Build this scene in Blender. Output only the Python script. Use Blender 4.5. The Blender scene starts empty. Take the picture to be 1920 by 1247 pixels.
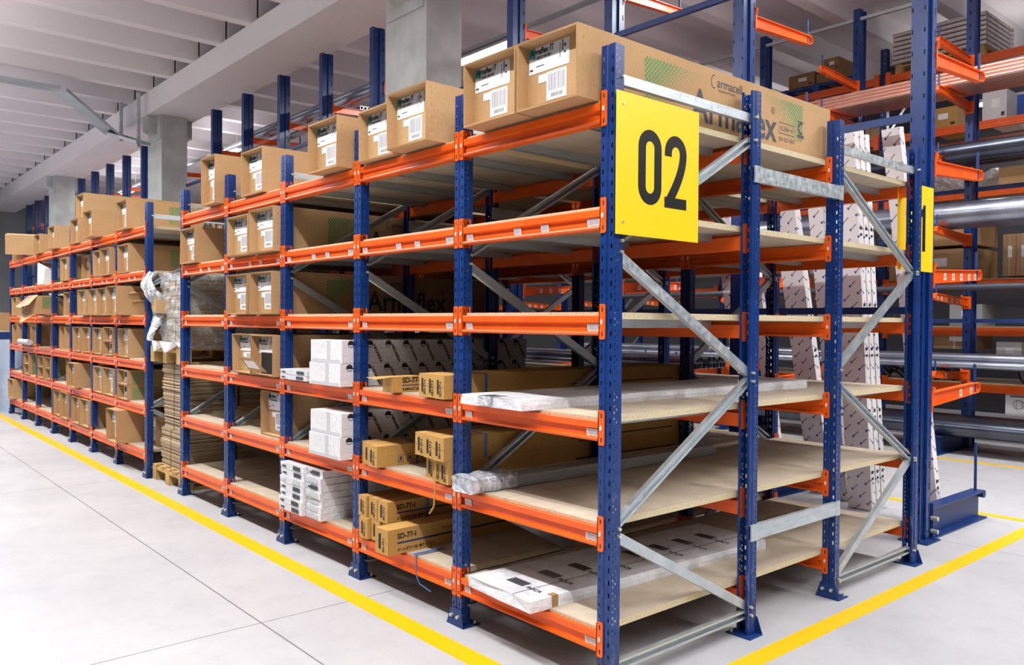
import bpy, math, random
from mathutils import Vector, Matrix
R = random.Random(7)
sc = bpy.context.scene
C = sc.collection
PI = math.pi

# ---------------------------------------------------------------- camera
CX, CY, CZ = -2.42023, -2.21949, 1.5
YAW, PITCH, ROLL, FPX = 0.71336, -0.01264, 0.00692, 1525.08
F = Vector((math.sin(YAW)*math.cos(PITCH), math.cos(YAW)*math.cos(PITCH), math.sin(PITCH)))
Rv = Vector((math.cos(YAW), -math.sin(YAW), 0))
Uv = Rv.cross(F)
c_, s_ = math.cos(ROLL), math.sin(ROLL)
R2 = Rv*c_ + Uv*s_
U2 = -Rv*s_ + Uv*c_
cam = bpy.data.cameras.new('camera')
cam.sensor_width = 36.0
cam.lens = FPX/1920*36
cam.clip_end = 200
camo = bpy.data.objects.new('camera', cam)
M = Matrix((( R2.x, U2.x, -F.x, CX), (R2.y, U2.y, -F.y, CY), (R2.z, U2.z, -F.z, CZ), (0, 0, 0, 1)))
camo.matrix_world = M
C.objects.link(camo)
sc.camera = camo

# ---------------------------------------------------------------- world, exposure
sc.view_settings.view_transform = 'Standard'
sc.view_settings.look = 'None'
sc.view_settings.gamma = 1.0
sc.view_settings.use_curve_mapping = False
sc.view_settings.exposure = -0.06
w = bpy.data.worlds.new('world')
sc.world = w
w.use_nodes = True
w.node_tree.nodes['Background'].inputs[0].default_value = (0.86, 0.90, 1.0, 1)
w.node_tree.nodes['Background'].inputs[1].default_value = 0.03
sc.cycles.use_denoising = True
sc.cycles.max_bounces = 8
sc.cycles.diffuse_bounces = 3
sc.cycles.sample_clamp_indirect = 6.0

LAMP_W = 80.0        # watts of one 1.5 m twin tube lamp
# lamp rows: (x, z, first y, last y, step, power factor)
LAMP_ROWS = [(-2.15, 5.25, -5.2, 28.0, 1.65, 1.0), (5.0, 5.30, -8.0, 3.4, 1.65, 1.0)]  # second row runs unbroken out of view, added to brighten the copper pipes
LAMP_SPOTS = [(5.0, 5.40, 7.0, 1.5), (5.0, 5.40, 16.6, 1.5), (5.0, 5.40, 20.2, 1.0), (5.0, 5.40, 22.2, 1.0), (5.0, 5.40, 24.2, 1.0),
              (1.6, 5.20, -3.4, 1.1), (8.6, 5.20, -3.4, 1.2), (11.6, 5.0, 2.0, .5), (11.6, 5.0, 7.5, .5)]  # added lamps: fill over the cross aisle, then light for the right-hand ceiling

# ---------------------------------------------------------------- mesh helpers
class MB:
    def __init__(s):
        s.v = []; s.f = []; s.m = []; s.s = []
    def add(s, vs, fs, mi=0, smooth=False):
        n = len(s.v)
        s.v += [tuple(v) for v in vs]
        for f in fs:
            s.f.append([n+i for i in f]); s.m.append(mi); s.s.append(smooth)
        return s
    def box(s, x0, x1, y0, y1, z0, z1, mi=0):
        v = [(x0,y0,z0),(x1,y0,z0),(x1,y1,z0),(x0,y1,z0),(x0,y0,z1),(x1,y0,z1),(x1,y1,z1),(x0,y1,z1)]
        return s.add(v, [(0,3,2,1),(4,5,6,7),(0,1,5,4),(1,2,6,5),(2,3,7,6),(3,0,4,7)], mi)
    def hexa(s, v, mi=0):
        return s.add(v, [(0,3,2,1),(4,5,6,7),(0,1,5,4),(1,2,6,5),(2,3,7,6),(3,0,4,7)], mi)
    def extrude(s, prof, p0, p1, up=(0,0,1), mi=0, smooth=False, caps=True, scale1=1.0):
        """prof: 2D points (side, up) swept from p0 to p1"""
        p0 = Vector(p0); p1 = Vector(p1)
        d = (p1-p0).normalized(); up = Vector(up)
        side = d.cross(up)
        if side.length < 1e-6: side = d.cross(Vector((1,0,0)))
        side.normalize(); up2 = side.cross(d)
        n = len(prof)
        vs = [p0+side*a+up2*b for a, b in prof]+[p1+side*a*scale1+up2*b*scale1 for a, b in prof]
        fs = [(i, (i+1) % n, n+(i+1) % n, n+i) for i in range(n)]
        s.add(vs, fs, mi, smooth)
        if caps:
            s.add(vs, [tuple(range(n))[::-1], tuple(range(n, 2*n))], mi)
        return s
    def tube(s, p0, p1, r, n=10, mi=0, caps=True, r1=None):
        prof = [(r*math.cos(2*PI*i/n), r*math.sin(2*PI*i/n)) for i in range(n)]
        return s.extrude(prof, p0, p1, (0,0,1) if abs((Vector(p1)-Vector(p0)).normalized().z) < .9 else (1,0,0), mi, True, caps, (r1/r if r1 else 1.0))
    def path(s, pts, r, n=6, mi=0):
        for a, b in zip(pts, pts[1:]): s.tube(a, b, r, n, mi)
        return s
    def pipe(s, p0, p1, r, wall=.004, n=14, mi=0):
        s.tube(p0, p1, r, n, mi, caps=False)
        s.tube(p1, p0, r-wall, n, mi, caps=False)
        p0 = Vector(p0); p1 = Vector(p1); d = (p1-p0).normalized()
        side = d.cross(Vector((0,0,1))).normalized(); up = side.cross(d)
        for p in (p0, p1):
            o = [p+(side*math.cos(2*PI*i/n)+up*math.sin(2*PI*i/n))*r for i in range(n)]
            q = [p+(side*math.cos(2*PI*i/n)+up*math.sin(2*PI*i/n))*(r-wall) for i in range(n)]
            s.add(o+q, [(i, (i+1) % n, n+(i+1) % n, n+i) for i in range(n)], mi)
        return s
    def merge(s, o, mat=None, off=(0,0,0)):
        M_ = mat or Matrix.Identity(4)
        n = len(s.v); O = Vector(off)
        s.v += [tuple(M_ @ Vector(v)+O) for v in o.v]
        s.f += [[n+i for i in f] for f in o.f]; s.m += o.m; s.s += o.s
        return s
    def mesh(s, name, mats):
        me = bpy.data.meshes.new(name)
        me.from_pydata(s.v, [], s.f)
        for m in (mats if isinstance(mats, (list, tuple)) else [mats]): me.materials.append(m)
        me.polygons.foreach_set('material_index', s.m)
        me.polygons.foreach_set('use_smooth', s.s)
        me.update()
        return me

def ob(name, me, parent=None, loc=(0,0,0), rot=(0,0,0)):
    o = bpy.data.objects.new(name, me)
    C.objects.link(o)
    if parent is not None: o.parent = parent
    o.location = loc; o.rotation_euler = rot
    return o
def tag(o, label, cat, group=None, kind=None):
    if label: o['label'] = label
    if cat: o['category'] = cat
    if group: o['group'] = group
    if kind: o['kind'] = kind
    return o
def thing(name, label, cat, loc=(0,0,0), rot=(0,0,0), group=None):
    return tag(ob(name, None, None, loc, rot), label, cat, group)
def struct(name, me, loc=(0,0,0)):
    o = ob(name, me, None, loc); o['kind'] = 'structure'; return o
def dup(o, parent=None):
    c = o.copy(); C.objects.link(c)
    c.parent = parent
    for ch in list(o.children): dup(ch, c)
    return c
def dup_at(o, loc, rot=None, label=None, group=None):
    c = dup(o); c.location = loc
    if rot is not None: c.rotation_euler = rot
    if label: c['label'] = label
    if group: c['group'] = group
    return c

# ---------------------------------------------------------------- materials
def srgb(r, g, b):
    f = lambda c: (c/255/12.92) if c/255 <= .04045 else ((c/255+.055)/1.055)**2.4
    return (f(r), f(g), f(b), 1)
class NT:
    def __init__(s, name):
        s.mat = bpy.data.materials.new(name); s.mat.use_nodes = True
        s.t = s.mat.node_tree; s.p = s.t.nodes['Principled BSDF']
    def n(s, typ, **kw):
        nd = s.t.nodes.new(typ)
        for k, v in kw.items(): setattr(nd, k, v)
        return nd
    def l(s, a, b): s.t.links.new(a, b)
    def math(s, op, a, b=None, clamp=False):
        nd = s.n('ShaderNodeMath', operation=op, use_clamp=clamp)
        for i, x in enumerate((a, b)):
            if x is None: continue
            if isinstance(x, (int, float)): nd.inputs[i].default_value = x
            else: s.l(x, nd.inputs[i])
        return nd.outputs[0]
    def mix(s, fac, a, b):
        nd = s.n('ShaderNodeMix', data_type='RGBA')
        if isinstance(fac, (int, float)): nd.inputs[0].default_value = fac
        else: s.l(fac, nd.inputs[0])
        for i, x in ((6, a), (7, b)):
            if isinstance(x, tuple): nd.inputs[i].default_value = x
            else: s.l(x, nd.inputs[i])
        return nd.outputs[2]
    def noise(s, scale, detail=3, vec=None, rough=.5):
        nd = s.n('ShaderNodeTexNoise'); nd.inputs['Scale'].default_value = scale
        nd.inputs['Detail'].default_value = detail; nd.inputs['Roughness'].default_value = rough
        if vec is not None: s.l(vec, nd.inputs['Vector'])
        return nd.outputs['Fac']
    def ramp(s, fac, lo, hi):
        nd = s.n('ShaderNodeMapRange'); nd.inputs[1].default_value = lo; nd.inputs[2].default_value = hi
        s.l(fac, nd.inputs[0]); return nd.outputs[0]
    def obj(s):
        return s.n('ShaderNodeTexCoord').outputs['Object']
    def sep(s, v):
        nd = s.n('ShaderNodeSeparateXYZ'); s.l(v, nd.inputs[0]); return nd.outputs
    def bump(s, h, strength=.2, dist=.01):
        nd = s.n('ShaderNodeBump'); nd.inputs['Strength'].default_value = strength
        nd.inputs['Distance'].default_value = dist
        s.l(h, nd.inputs['Height']); s.l(nd.outputs[0], s.p.inputs['Normal'])

def simple(name, col, rough=.5, metal=0.0, col2=None, scale=8, bump=0, spec=.5):
    t = NT(name)
    t.p.inputs['Roughness'].default_value = rough
    t.p.inputs['Metallic'].default_value = metal
    t.p.inputs['Specular IOR Level'].default_value = spec
    if col2:
        v = t.obj(); f = t.ramp(t.noise(scale, 4, v), .35, .65)
        t.l(t.mix(f, col, col2), t.p.inputs['Base Color'])
        if bump: t.bump(t.noise(scale*3, 3, v), bump, .01)
    else:
        t.p.inputs['Base Color'].default_value = col
    return t.mat

def blue_m():
    t = NT('blue_paint'); v = t.obj()
    c = t.mix(t.ramp(t.noise(5, 4, v), .35, .65), srgb(6, 52, 118), srgb(5, 44, 104))
    mp = t.n('ShaderNodeMapping'); mp.inputs['Scale'].default_value = (60, 60, 14); t.l(v, mp.inputs[0])
    low = t.math('SUBTRACT', 1.0, t.ramp(t.sep(v)[2], .1, 1.1), True)
    sc = t.math('MULTIPLY', t.ramp(t.noise(1.0, 4, mp.outputs[0], .7), .56, .70), t.math('ADD', t.math('MULTIPLY', low, .55), .06))
    t.l(t.mix(sc, c, srgb(120, 150, 190)), t.p.inputs['Base Color']); t.p.inputs['Roughness'].default_value = .33
    return t.mat
BLUE = blue_m()
BLUE2 = simple('blue_paint_dull', srgb(16, 56, 118), .45, 0, srgb(12, 46, 100), 3)
ORANGE = simple('orange_paint', srgb(240, 98, 14), .36, 0, srgb(230, 88, 10), 6)
BOLT = simple('zinc_bolt', srgb(225, 222, 205), .3, .7)
PINW = simple('white_pin', srgb(228, 226, 222), .4)
def galva():
    t = NT('galvanised_steel')
    v = t.n('ShaderNodeTexVoronoi'); v.inputs['Scale'].default_value = 34; t.l(t.obj(), v.inputs['Vector'])
    c = t.mix(t.ramp(t.noise(7, 3), .3, .7), srgb(178, 190, 196), srgb(205, 212, 216))
    t.l(c, t.p.inputs['Base Color']); t.p.inputs['Metallic'].default_value = .72
    t.l(t.math('ADD', t.math('MULTIPLY', v.outputs['Distance'], .3), .26), t.p.inputs['Roughness'])
    return t.mat
GALV = galva()
def particle():
    t = NT('particle_board')
    v = t.obj()
    f = t.noise(110, 2, v, .7); g = t.noise(260, 2, v, .7)
    c = t.mix(t.ramp(f, .35, .65), srgb(190, 172, 136), srgb(214, 200, 168))
    c = t.mix(t.ramp(g, .60, .72), c, srgb(150, 126, 84))
    # smoother sanded faces, rough flaky edges
    nz = t.sep(t.n('ShaderNodeNewGeometry').outputs['Normal'])[2]
    up = t.math('GREATER_THAN', t.math('ABSOLUTE', nz), .7)
    face = t.mix(t.ramp(t.noise(9, 3, v), .3, .7), srgb(184, 169, 149), srgb(198, 184, 164))
    t.l(t.mix(up, c, face), t.p.inputs['Base Color'])
    t.p.inputs['Roughness'].default_value = .75
    return t.mat
BOARD = particle()
def cardboard(name, a, b):
    t = NT(name); v = t.obj()
    f = t.ramp(t.noise(3.0, 4, v), .3, .7); g = t.noise(60, 2, v)
    t.l(t.mix(t.math('MULTIPLY', t.ramp(g, .4, .7), .25), t.mix(f, a, b), srgb(160, 124, 82)), t.p.inputs['Base Color'])
    t.p.inputs['Roughness'].default_value = .8
    t.bump(t.noise(14, 3, v), .25, .01)
    return t.mat
CARD = cardboard('cardboard', srgb(188, 150, 106), srgb(176, 138, 94))
CARD2 = cardboard('cardboard_pale', srgb(196, 162, 118), srgb(184, 148, 104))
CARDE = cardboard('cardboard_edge', srgb(164, 126, 82), srgb(150, 112, 70))
SDCARD = cardboard('golden_cardboard', srgb(198, 154, 84), srgb(184, 140, 70))
WCARD = cardboard('white_cardboard', srgb(236, 236, 238), srgb(224, 224, 228))
WOOD = simple('pallet_wood', srgb(206, 172, 112), .8, 0, srgb(176, 138, 84), 7, .2)
BLACK = simple('black_print', srgb(28, 26, 30), .7)
GREY = simple('grey_print', srgb(66, 66, 72), .7)
TEAL = simple('teal_print', srgb(20, 140, 130), .6)
GREEN = simple('green_print', srgb(58, 138, 78), .7)
NAVY = simple('navy_print', srgb(34, 58, 122), .6)
LGREY = simple('label_grey', srgb(196, 198, 202), .5)
PAPER = simple('label_paper', srgb(244, 244, 246), .45)
YELLOW = simple('yellow_sign', srgb(250, 204, 16), .35)
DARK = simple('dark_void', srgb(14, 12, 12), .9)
STRAPB = simple('blue_strap', srgb(60, 110, 180), .4)
REDP = simple('red_print', srgb(200, 60, 50), .6)
PVCG = simple('dark_grey_pipe', srgb(54, 60, 70), .35)
BLACKP = simple('black_pipe', srgb(16, 17, 20), .35)
STEELD = simple('dark_steel_pipe', srgb(92, 98, 112), .25, .85, srgb(76, 82, 98), 3)
STEEL = simple('steel_pipe', srgb(170, 176, 190), .28, .85, srgb(140, 146, 162), 3)
COPPER = simple('copper_pipe', srgb(255, 206, 186), .24, .88, srgb(252, 188, 164), 3)
CONC = simple('concrete', srgb(204, 208, 207), .85, 0, srgb(184, 189, 188), 3, .15)
BAG = simple('grey_sacks', srgb(236, 228, 226), .5, 0, srgb(214, 204, 202), 10, .3)
GREYBIN = simple('grey_plastic', srgb(150, 152, 150), .5)
PBLUE = simple('blue_pallet_paint', srgb(38, 84, 170), .6, 0, srgb(28, 66, 140), 6)
def ceiling_m():
    t = NT('painted_concrete_ceiling'); v = t.obj()
    c = t.mix(t.ramp(t.noise(.8, 4, v), .3, .7), srgb(234, 228, 232), srgb(226, 221, 227))
    t.l(c, t.p.inputs['Base Color']); t.p.inputs['Roughness'].default_value = .8
    return t.mat
CEIL = ceiling_m()
def floor_m():
    t = NT('power_floated_concrete')
    v = t.n('ShaderNodeNewGeometry').outputs['Position']
    x, y, z = t.sep(v)
    c = t.mix(t.ramp(t.noise(.9, 5, v, .6), .3, .7), srgb(190, 190, 193), srgb(174, 175, 179))
    c = t.mix(t.math('MULTIPLY', t.ramp(t.noise(6, 5, v, .65), .5, .75), .35), c, srgb(156, 157, 162))
    def joint(coord, off, period, wd):
        m = t.math('ABSOLUTE', t.math('SUBTRACT', t.math('PINGPONG', t.math('SUBTRACT', coord, off), period), 0))
        return t.math('LESS_THAN', m, wd)
    jx = joint(x, -.725, 2.14, .0035); jy = joint(y, 1.625, 2.135, .0035)
    j = t.math('MAXIMUM', jx, jy)
    t.l(t.mix(j, c, srgb(104, 106, 112)), t.p.inputs['Base Color'])
    t.l(t.math('ADD', t.math('MULTIPLY', t.noise(2.5, 4, v), .25), .34), t.p.inputs['Roughness'])
    t.p.inputs['Specular IOR Level'].default_value = .35
    return t.mat
FLOOR = floor_m()
def linepaint():
    t = NT('yellow_floor_paint'); v = t.obj()
    t.l(t.mix(t.ramp(t.noise(5, 5, v, .7), .62, .8), srgb(240, 188, 0), srgb(226, 178, 20)), t.p.inputs['Base Color'])
    t.p.inputs['Roughness'].default_value = .45
    return t.mat
LINE = linepaint()
def film(name, alpha, col=(.85, .88, .92, 1)):
    t = NT(name)
    t.p.inputs['Base Color'].default_value = col
    t.p.inputs['Roughness'].default_value = .18
    v = t.obj()
    t.l(t.math('ADD', t.math('MULTIPLY', t.ramp(t.noise(16, 5, v, .7), .4, .7), .5), alpha), t.p.inputs['Alpha'])
    t.bump(t.noise(12, 4, v, .7), .8, .03)
    return t.mat
FILM = film('stretch_film', .12)
FILMD = film('cloudy_film', .55, (.9, .92, .96, 1))
def wrapped():
    t = NT('wrinkled_white_wrap'); v = t.obj()
    t.l(t.mix(t.ramp(t.noise(7, 4, v), .4, .65), srgb(240, 240, 244), srgb(214, 216, 222)), t.p.inputs['Base Color'])
    t.p.inputs['Roughness'].default_value = .3
    t.bump(t.noise(9, 5, v, .65), .7, .03)
    return t.mat
WRAP = wrapped()
def foil():
    t = NT('clear_wrapped_metal'); v = t.obj()
    t.l(t.mix(t.ramp(t.noise(30, 4, v), .4, .6), srgb(232, 236, 242), srgb(176, 184, 196)), t.p.inputs['Base Color'])
    t.p.inputs['Roughness'].default_value = .2; t.p.inputs['Metallic'].default_value = .4
    t.bump(t.noise(40, 4, v, .7), .9, .02)
    return t.mat
FOIL = foil()
def barcode():
    """white sticker, dark bars in its upper part, a row of digits below (object space: y across, z up, size in generated)"""
    t = NT('barcode_sticker')
    g = t.n('ShaderNodeTexCoord').outputs['Generated']
    x, y, z = t.sep(g)
    w_ = t.n('ShaderNodeTexNoise', noise_dimensions='1D'); w_.inputs['Scale'].default_value = 17
    w_.inputs['Detail'].default_value = 2; t.l(t.math('MULTIPLY', y, 3.0), w_.inputs['W'])
    bars = t.math('GREATER_THAN', w_.outputs['Fac'], .5)
    in_y = t.math('LESS_THAN', t.math('ABSOLUTE', t.math('SUBTRACT', y, .5)), .42)
    in_z = t.math('LESS_THAN', t.math('ABSOLUTE', t.math('SUBTRACT', z, .62)), .30)
    w2 = t.n('ShaderNodeTexNoise', noise_dimensions='1D'); w2.inputs['Scale'].default_value = 30
    t.l(t.math('MULTIPLY', y, 3.0), w2.inputs['W'])
    dig = t.math('MULTIPLY', t.math('GREATER_THAN', w2.outputs['Fac'], .48), t.math('LESS_THAN', t.math('ABSOLUTE', t.math('SUBTRACT', z, .16)), .07))
    dig = t.math('MULTIPLY', dig, t.math('LESS_THAN', t.math('ABSOLUTE', t.math('SUBTRACT', y, .5)), .3))
    m = t.math('MAXIMUM', t.math('MULTIPLY', t.math('MULTIPLY', bars, in_y), in_z), dig)
    t.l(t.mix(m, srgb(242, 242, 246), srgb(60, 60, 76)), t.p.inputs['Base Color'])
    t.p.inputs['Roughness'].default_value = .45
    return t.mat
BARC = barcode()
def corrugated():
    t = NT('stacked_cardboard_edges'); v = t.obj()
    x, y, z = t.sep(v)
    n = t.n('ShaderNodeTexNoise', noise_dimensions='1D'); n.inputs['Scale'].default_value = 120; n.inputs['Detail'].default_value = 1
    t.l(z, n.inputs['W'])
    t.l(t.mix(t.ramp(n.outputs['Fac'], .38, .6), srgb(120, 98, 70), srgb(214, 190, 156)), t.p.inputs['Base Color'])
    t.p.inputs['Roughness'].default_value = .9
    return t.mat
CORR = corrugated()
def printed_white():
    """white wrap printed all over with short slanted blue words"""
    t = NT('white_profile_wrap'); v = t.obj()
    x, y, z = t.sep(v)
    u = t.math('ADD', x, y)
    cu = t.math('FRACT', t.math('DIVIDE', t.math('ADD', u, t.math('MULTIPLY', z, .45)), .085))
    cz = t.math('FRACT', t.math('DIVIDE', t.math('SUBTRACT', z, t.math('MULTIPLY', u, .9)), .155))
    line = t.math('LESS_THAN', t.math('ABSOLUTE', t.math('SUBTRACT', t.math('ADD', cu, t.math('MULTIPLY', cz, .55)), .75)), .055)
    seg = t.math('LESS_THAN', t.math('ABSOLUTE', t.math('SUBTRACT', cz, .45)), .26)
    m = t.math('MULTIPLY', line, seg)
    blob = t.math('MULTIPLY', t.math('LESS_THAN', t.math('ABSOLUTE', t.math('SUBTRACT', cz, .16)), .06), t.math('LESS_THAN', t.math('ABSOLUTE', t.math('SUBTRACT', cu, .67)), .11))
    c = t.mix(t.math('MULTIPLY', m, .75), srgb(234, 232, 234), srgb(60, 66, 92))
    c = t.mix(blob, c, srgb(40, 64, 150))
    t.l(c, t.p.inputs['Base Color']); t.p.inputs['Roughness'].default_value = .55
    return t.mat
PWRAP = printed_white()
def emis(name, col, st):
    t = NT(name); t.p.inputs['Base Color'].default_value = (1, 1, 1, 1)
    t.p.inputs['Emission Color'].default_value = col
    t.p.inputs['Emission Strength'].default_value = st
    return t.mat
TUBE = emis('fluorescent_tube', (.95, .98, 1, 1), 14)
WHITEM = simple('white_lamp_housing', srgb(225, 225, 228), .4)

# ---------------------------------------------------------------- text
def text_mb(s, size, bold=0.0, shear=0.0, sx=1.0, spacing=1.0):
    cu = bpy.data.curves.new('tmp', 'FONT')
    cu.body = s; cu.size = size; cu.offset = bold; cu.shear = shear
    cu.space_character = spacing; cu.resolution_u = 3
    o = bpy.data.objects.new('tmp', cu); C.objects.link(o)
    dg = bpy.context.evaluated_depsgraph_get()
    me = o.evaluated_get(dg).to_mesh()
    mb = MB()
    mb.add([(v.co.x*sx, v.co.y, 0) for v in me.vertices], [tuple(p.vertices) for p in me.polygons])
    o.evaluated_get(dg).to_mesh_clear()
    bpy.data.objects.remove(o); bpy.data.curves.remove(cu)
    return mb
# text matrices: text x -> world a, text y -> world b
MX_FRONT = Matrix(((0, 0, -1, 0), (-1, 0, 0, 0), (0, 1, 0, 0), (0, 0, 0, 1)))   # read on a face that looks to -x
MX_SIDE = Matrix(((1, 0, 0, 0), (0, 0, -1, 0), (0, 1, 0, 0), (0, 0, 0, 1)))     # read on a face that looks to -y

def poly_stroke(pts, wdt):
    """flat ribbon of constant width along pts (2D)"""
    mb = MB(); L = []; Rr = []
    n = len(pts)
    for i, p in enumerate(pts):
        a = Vector(pts[max(0, i-1)]); b = Vector(pts[min(n-1, i+1)])
        d = (b-a).normalized(); nn = Vector((-d.y, d.x))
        L.append((p[0]+nn.x*wdt/2, p[1]+nn.y*wdt/2, 0)); Rr.append((p[0]-nn.x*wdt/2, p[1]-nn.y*wdt/2, 0))
    mb.add(L+Rr, [(i, i+1, n+i+1, n+i) for i in range(n-1)])
    return mb
def digit(ch, w_, h_, st):
    hw_, r = w_/2-st/2, w_/2-st/2
    pts = []
    if ch == '0':
        for k in range(0, 13): a = PI*k/12; pts.append((r*math.cos(a), h_/2-st/2-r+r*math.sin(a)))
        for k in range(0, 13): a = PI+PI*k/12; pts.append((r*math.cos(a), -h_/2+st/2+r+r*math.sin(a)))
        m = MB(); n = len(pts); o = []; q = []
        for i, p in enumerate(pts):
            a = Vector(pts[i-1]); b = Vector(pts[(i+1) % n]); d = (b-a).normalized(); nn = Vector((-d.y, d.x))
            o.append((p[0]+nn.x*st/2, p[1]+nn.y*st/2, 0)); q.append((p[0]-nn.x*st/2, p[1]-nn.y*st/2, 0))
        m.add(o+q, [(i, (i+1) % n, n+(i+1) % n, n+i) for i in range(n)])
        return m
    if ch == '1':
        m = MB(); m.add([(-st*.2, -h_/2, 0), (st*.8, -h_/2, 0), (st*.8, h_/2, 0), (st*.1, h_/2, 0), (-st*.2, h_/2-st*.6, 0)], [(0, 1, 2, 3, 4)])
        m.add([(-st*.2, h_/2-st*.5, .0001), (-st*1.3, h_/2-st*1.4, .0001), (-st*1.3, h_/2-st*2.3, .0001), (-st*.2, h_/2-st*1.6, .0001)], [(0, 1, 2, 3)])
        return m
    top = h_/2-st/2-r
    top = h_/2-st/2-r*1.05
    pts = [(-r, top-.05*h_)]
    for k in range(0, 13):
        a = PI*(1-k/12); pts.append((r*math.cos(a), top+r*1.05*math.sin(a)))
    ex, ey = -w_/2+st*.60, -h_/2+st*.55
    for k in range(1, 11):
        q = k/10; cx, cy = r*1.0, top-.26*h_
        pts.append(((1-q)**2*r+2*q*(1-q)*cx+q*q*ex, (1-q)**2*top+2*q*(1-q)*cy+q*q*ey))
    m = poly_stroke(pts, st)
    m.add([(-w_/2, -h_/2, .0005), (w_/2, -h_/2, .0005), (w_/2, -h_/2+st*.95, .0005), (-w_/2, -h_/2+st*.95, .0005)], [(0, 1, 2, 3)])
    return m

# ---------------------------------------------------------------- the setting
WB = .98                      # bay width
XF, XB, XC, XD = 0.0, 1.04, 1.806, 2.852   # faces of the four upright rows
HU = 2.612
def ZC(k): return .29+.4287*(5-k)     # top of the beam connectors of level k (0 = top)
def ZS(k): return ZC(k)-.032          # shelf surface
HWU = .037

m = MB(); m.box(-16, 16, -9, 34, -.1, 0)
struct('floor', m.mesh('floor', FLOOR))
def strip(name, x0, x1, y0, y1, label):
    o = ob(name, MB().box(x0, x1, y0, y1, 0, .0025).mesh(name, LINE)); o['kind'] = 'structure'; o['label'] = label
strip('floor_line', -.24, -.13, -.255, 30, 'yellow floor line along the shelving aisle')
strip('floor_line', -.13, 8.0, -.255, -.155, 'yellow floor line across the end of the shelving')
strip('floor_line', 4.60, 4.69, -.155, 30, 'yellow floor line beside the cantilever rack')
strip('floor_line', 7.2, 7.29, -.155, 30, 'yellow floor line before the far rack')
m = MB(); m.box(-16, 16, -9, 34, 6.36, 6.6)
PY = 1.21
for k in range(-16, 21):
    y = 9.556+k*PY+.32
    if y < -8.8 or y > 33.5: continue
    x0, x1 = -16, 16
    m.hexa([(x0, y-.10, 6.02), (x1, y-.10, 6.02), (x1, y+.10, 6.02), (x0, y+.10, 6.02), (x0, y-.17, 6.36), (x1, y-.17, 6.36), (x1, y+.17, 6.36), (x0, y+.17, 6.36)])
struct('ceiling', m.mesh('ceiling', CEIL))
struct('ceiling_beam', MB().box(2.70, 3.62, -9, 34, 5.585, 6.03).mesh('ceiling_beam', CEIL))
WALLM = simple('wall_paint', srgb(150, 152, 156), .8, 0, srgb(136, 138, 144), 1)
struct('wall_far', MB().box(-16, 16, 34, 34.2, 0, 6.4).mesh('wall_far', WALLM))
WALLD = simple('shade_darkened_wall', srgb(62, 63, 68), .8)  # wall colour darkened to cut bounced fill and deepen the background shade
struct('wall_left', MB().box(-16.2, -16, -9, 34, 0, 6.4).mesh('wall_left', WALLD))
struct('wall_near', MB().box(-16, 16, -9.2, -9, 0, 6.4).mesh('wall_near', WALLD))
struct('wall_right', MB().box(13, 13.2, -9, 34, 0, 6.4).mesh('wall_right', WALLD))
# concrete columns with corbel brackets under the beam
col_y = [5.45, 14.6, 23.75]
for i, y in enumerate(col_y):
    m = MB(); m.box(2.90, 3.40, y, y+.86, 0, 5.585)
    for (a, b) in ((2.72, 2.90), (3.40, 3.58)):
        m.hexa([(a if a < 2.9 else a, y+.25, 5.30), (b, y+.25, 5.22), (b, y+.60, 5.22), (a, y+.60, 5.30), (a, y+.25, 5.585), (b, y+.25, 5.585), (b, y+.60, 5.585), (a, y+.60, 5.585)])
    m.box(2.88, 2.90, y+.05, y+.80, 5.1, 5.585)
    o = struct('concrete_column', m.mesh('concrete_column', CONC))
m = MB()
for k in range(-16, 21):      # open joints between the ceiling slabs where they rest on the beam
    y = 9.556+k*PY
    if -8 < y < 33: m.box(2.675, 2.695, y-.004, y+.004, 6.035, 6.355)
struct('trim_1', m.mesh('trim_1', DARK))

# lamps
def lamp_mesh():
    h = MB(); h.extrude([(-.09, 0), (.09, 0), (.05, .06), (-.05, .06)], (0, -.76, 0), (0, .76, 0))
    h.box(-.004, .004, -.6, -.592, .06, .6); h.box(-.004, .004, .592, .6, .06, .6)
    t = MB(); t.tube((0, -.73, -.02), (0, .73, -.02), .018, 8)
    return h.mesh('lamp_housing', WHITEM), t.mesh('tube', TUBE)
LH, LT = lamp_mesh()
ld = bpy.data.lights.new('tube_light', 'AREA'); ld.shape = 'RECTANGLE'; ld.size = .12; ld.size_y = 1.5
ld.energy = LAMP_W; ld.color = (1, .99, .965)
lu = ld.copy(); lu.energy = LAMP_W*.5; lu.size = .3
lu2 = lu.copy(); lu2.energy = LAMP_W*.2; lu2.size = .5; lu2.size_y = 2.4
def lamp(x, y, z, f, label, group=None, up=True):
    t = thing('ceiling_lamp', label, 'lamp', (x, y, z), group=group)
    ob('lamp_housing', LH, t)
    for s in (-.04, .04): ob('fluorescent_tube', LT, t, (s, 0, 0))
    d = ld
    if f != 1:
        d = ld.copy(); d.energy = LAMP_W*f
    ob('tube_light', d, t, (0, 0, -.045))
    if up: ob('ceiling_fill_light', lu if up is True else lu2, t, (0, 0, .065), (PI, 0, 0))  # extra area light facing up, added to brighten the ceiling
for x, z, y0, y1, st, f in LAMP_ROWS:
    y = y0
    while y < y1:
        lamp(x, y, z, f, {-2.15: 'white twin tube ceiling lamp in the row over the shelving aisle', 5.0: 'white twin tube lamp added out of view over the cantilever aisle'}.get(x, 'white twin tube lamp in an outer row of the hall'), {-2.15: 'aisle lamps', 5.0: 'cantilever aisle lamps'}.get(x, 'outer lamps')); y += st
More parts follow.
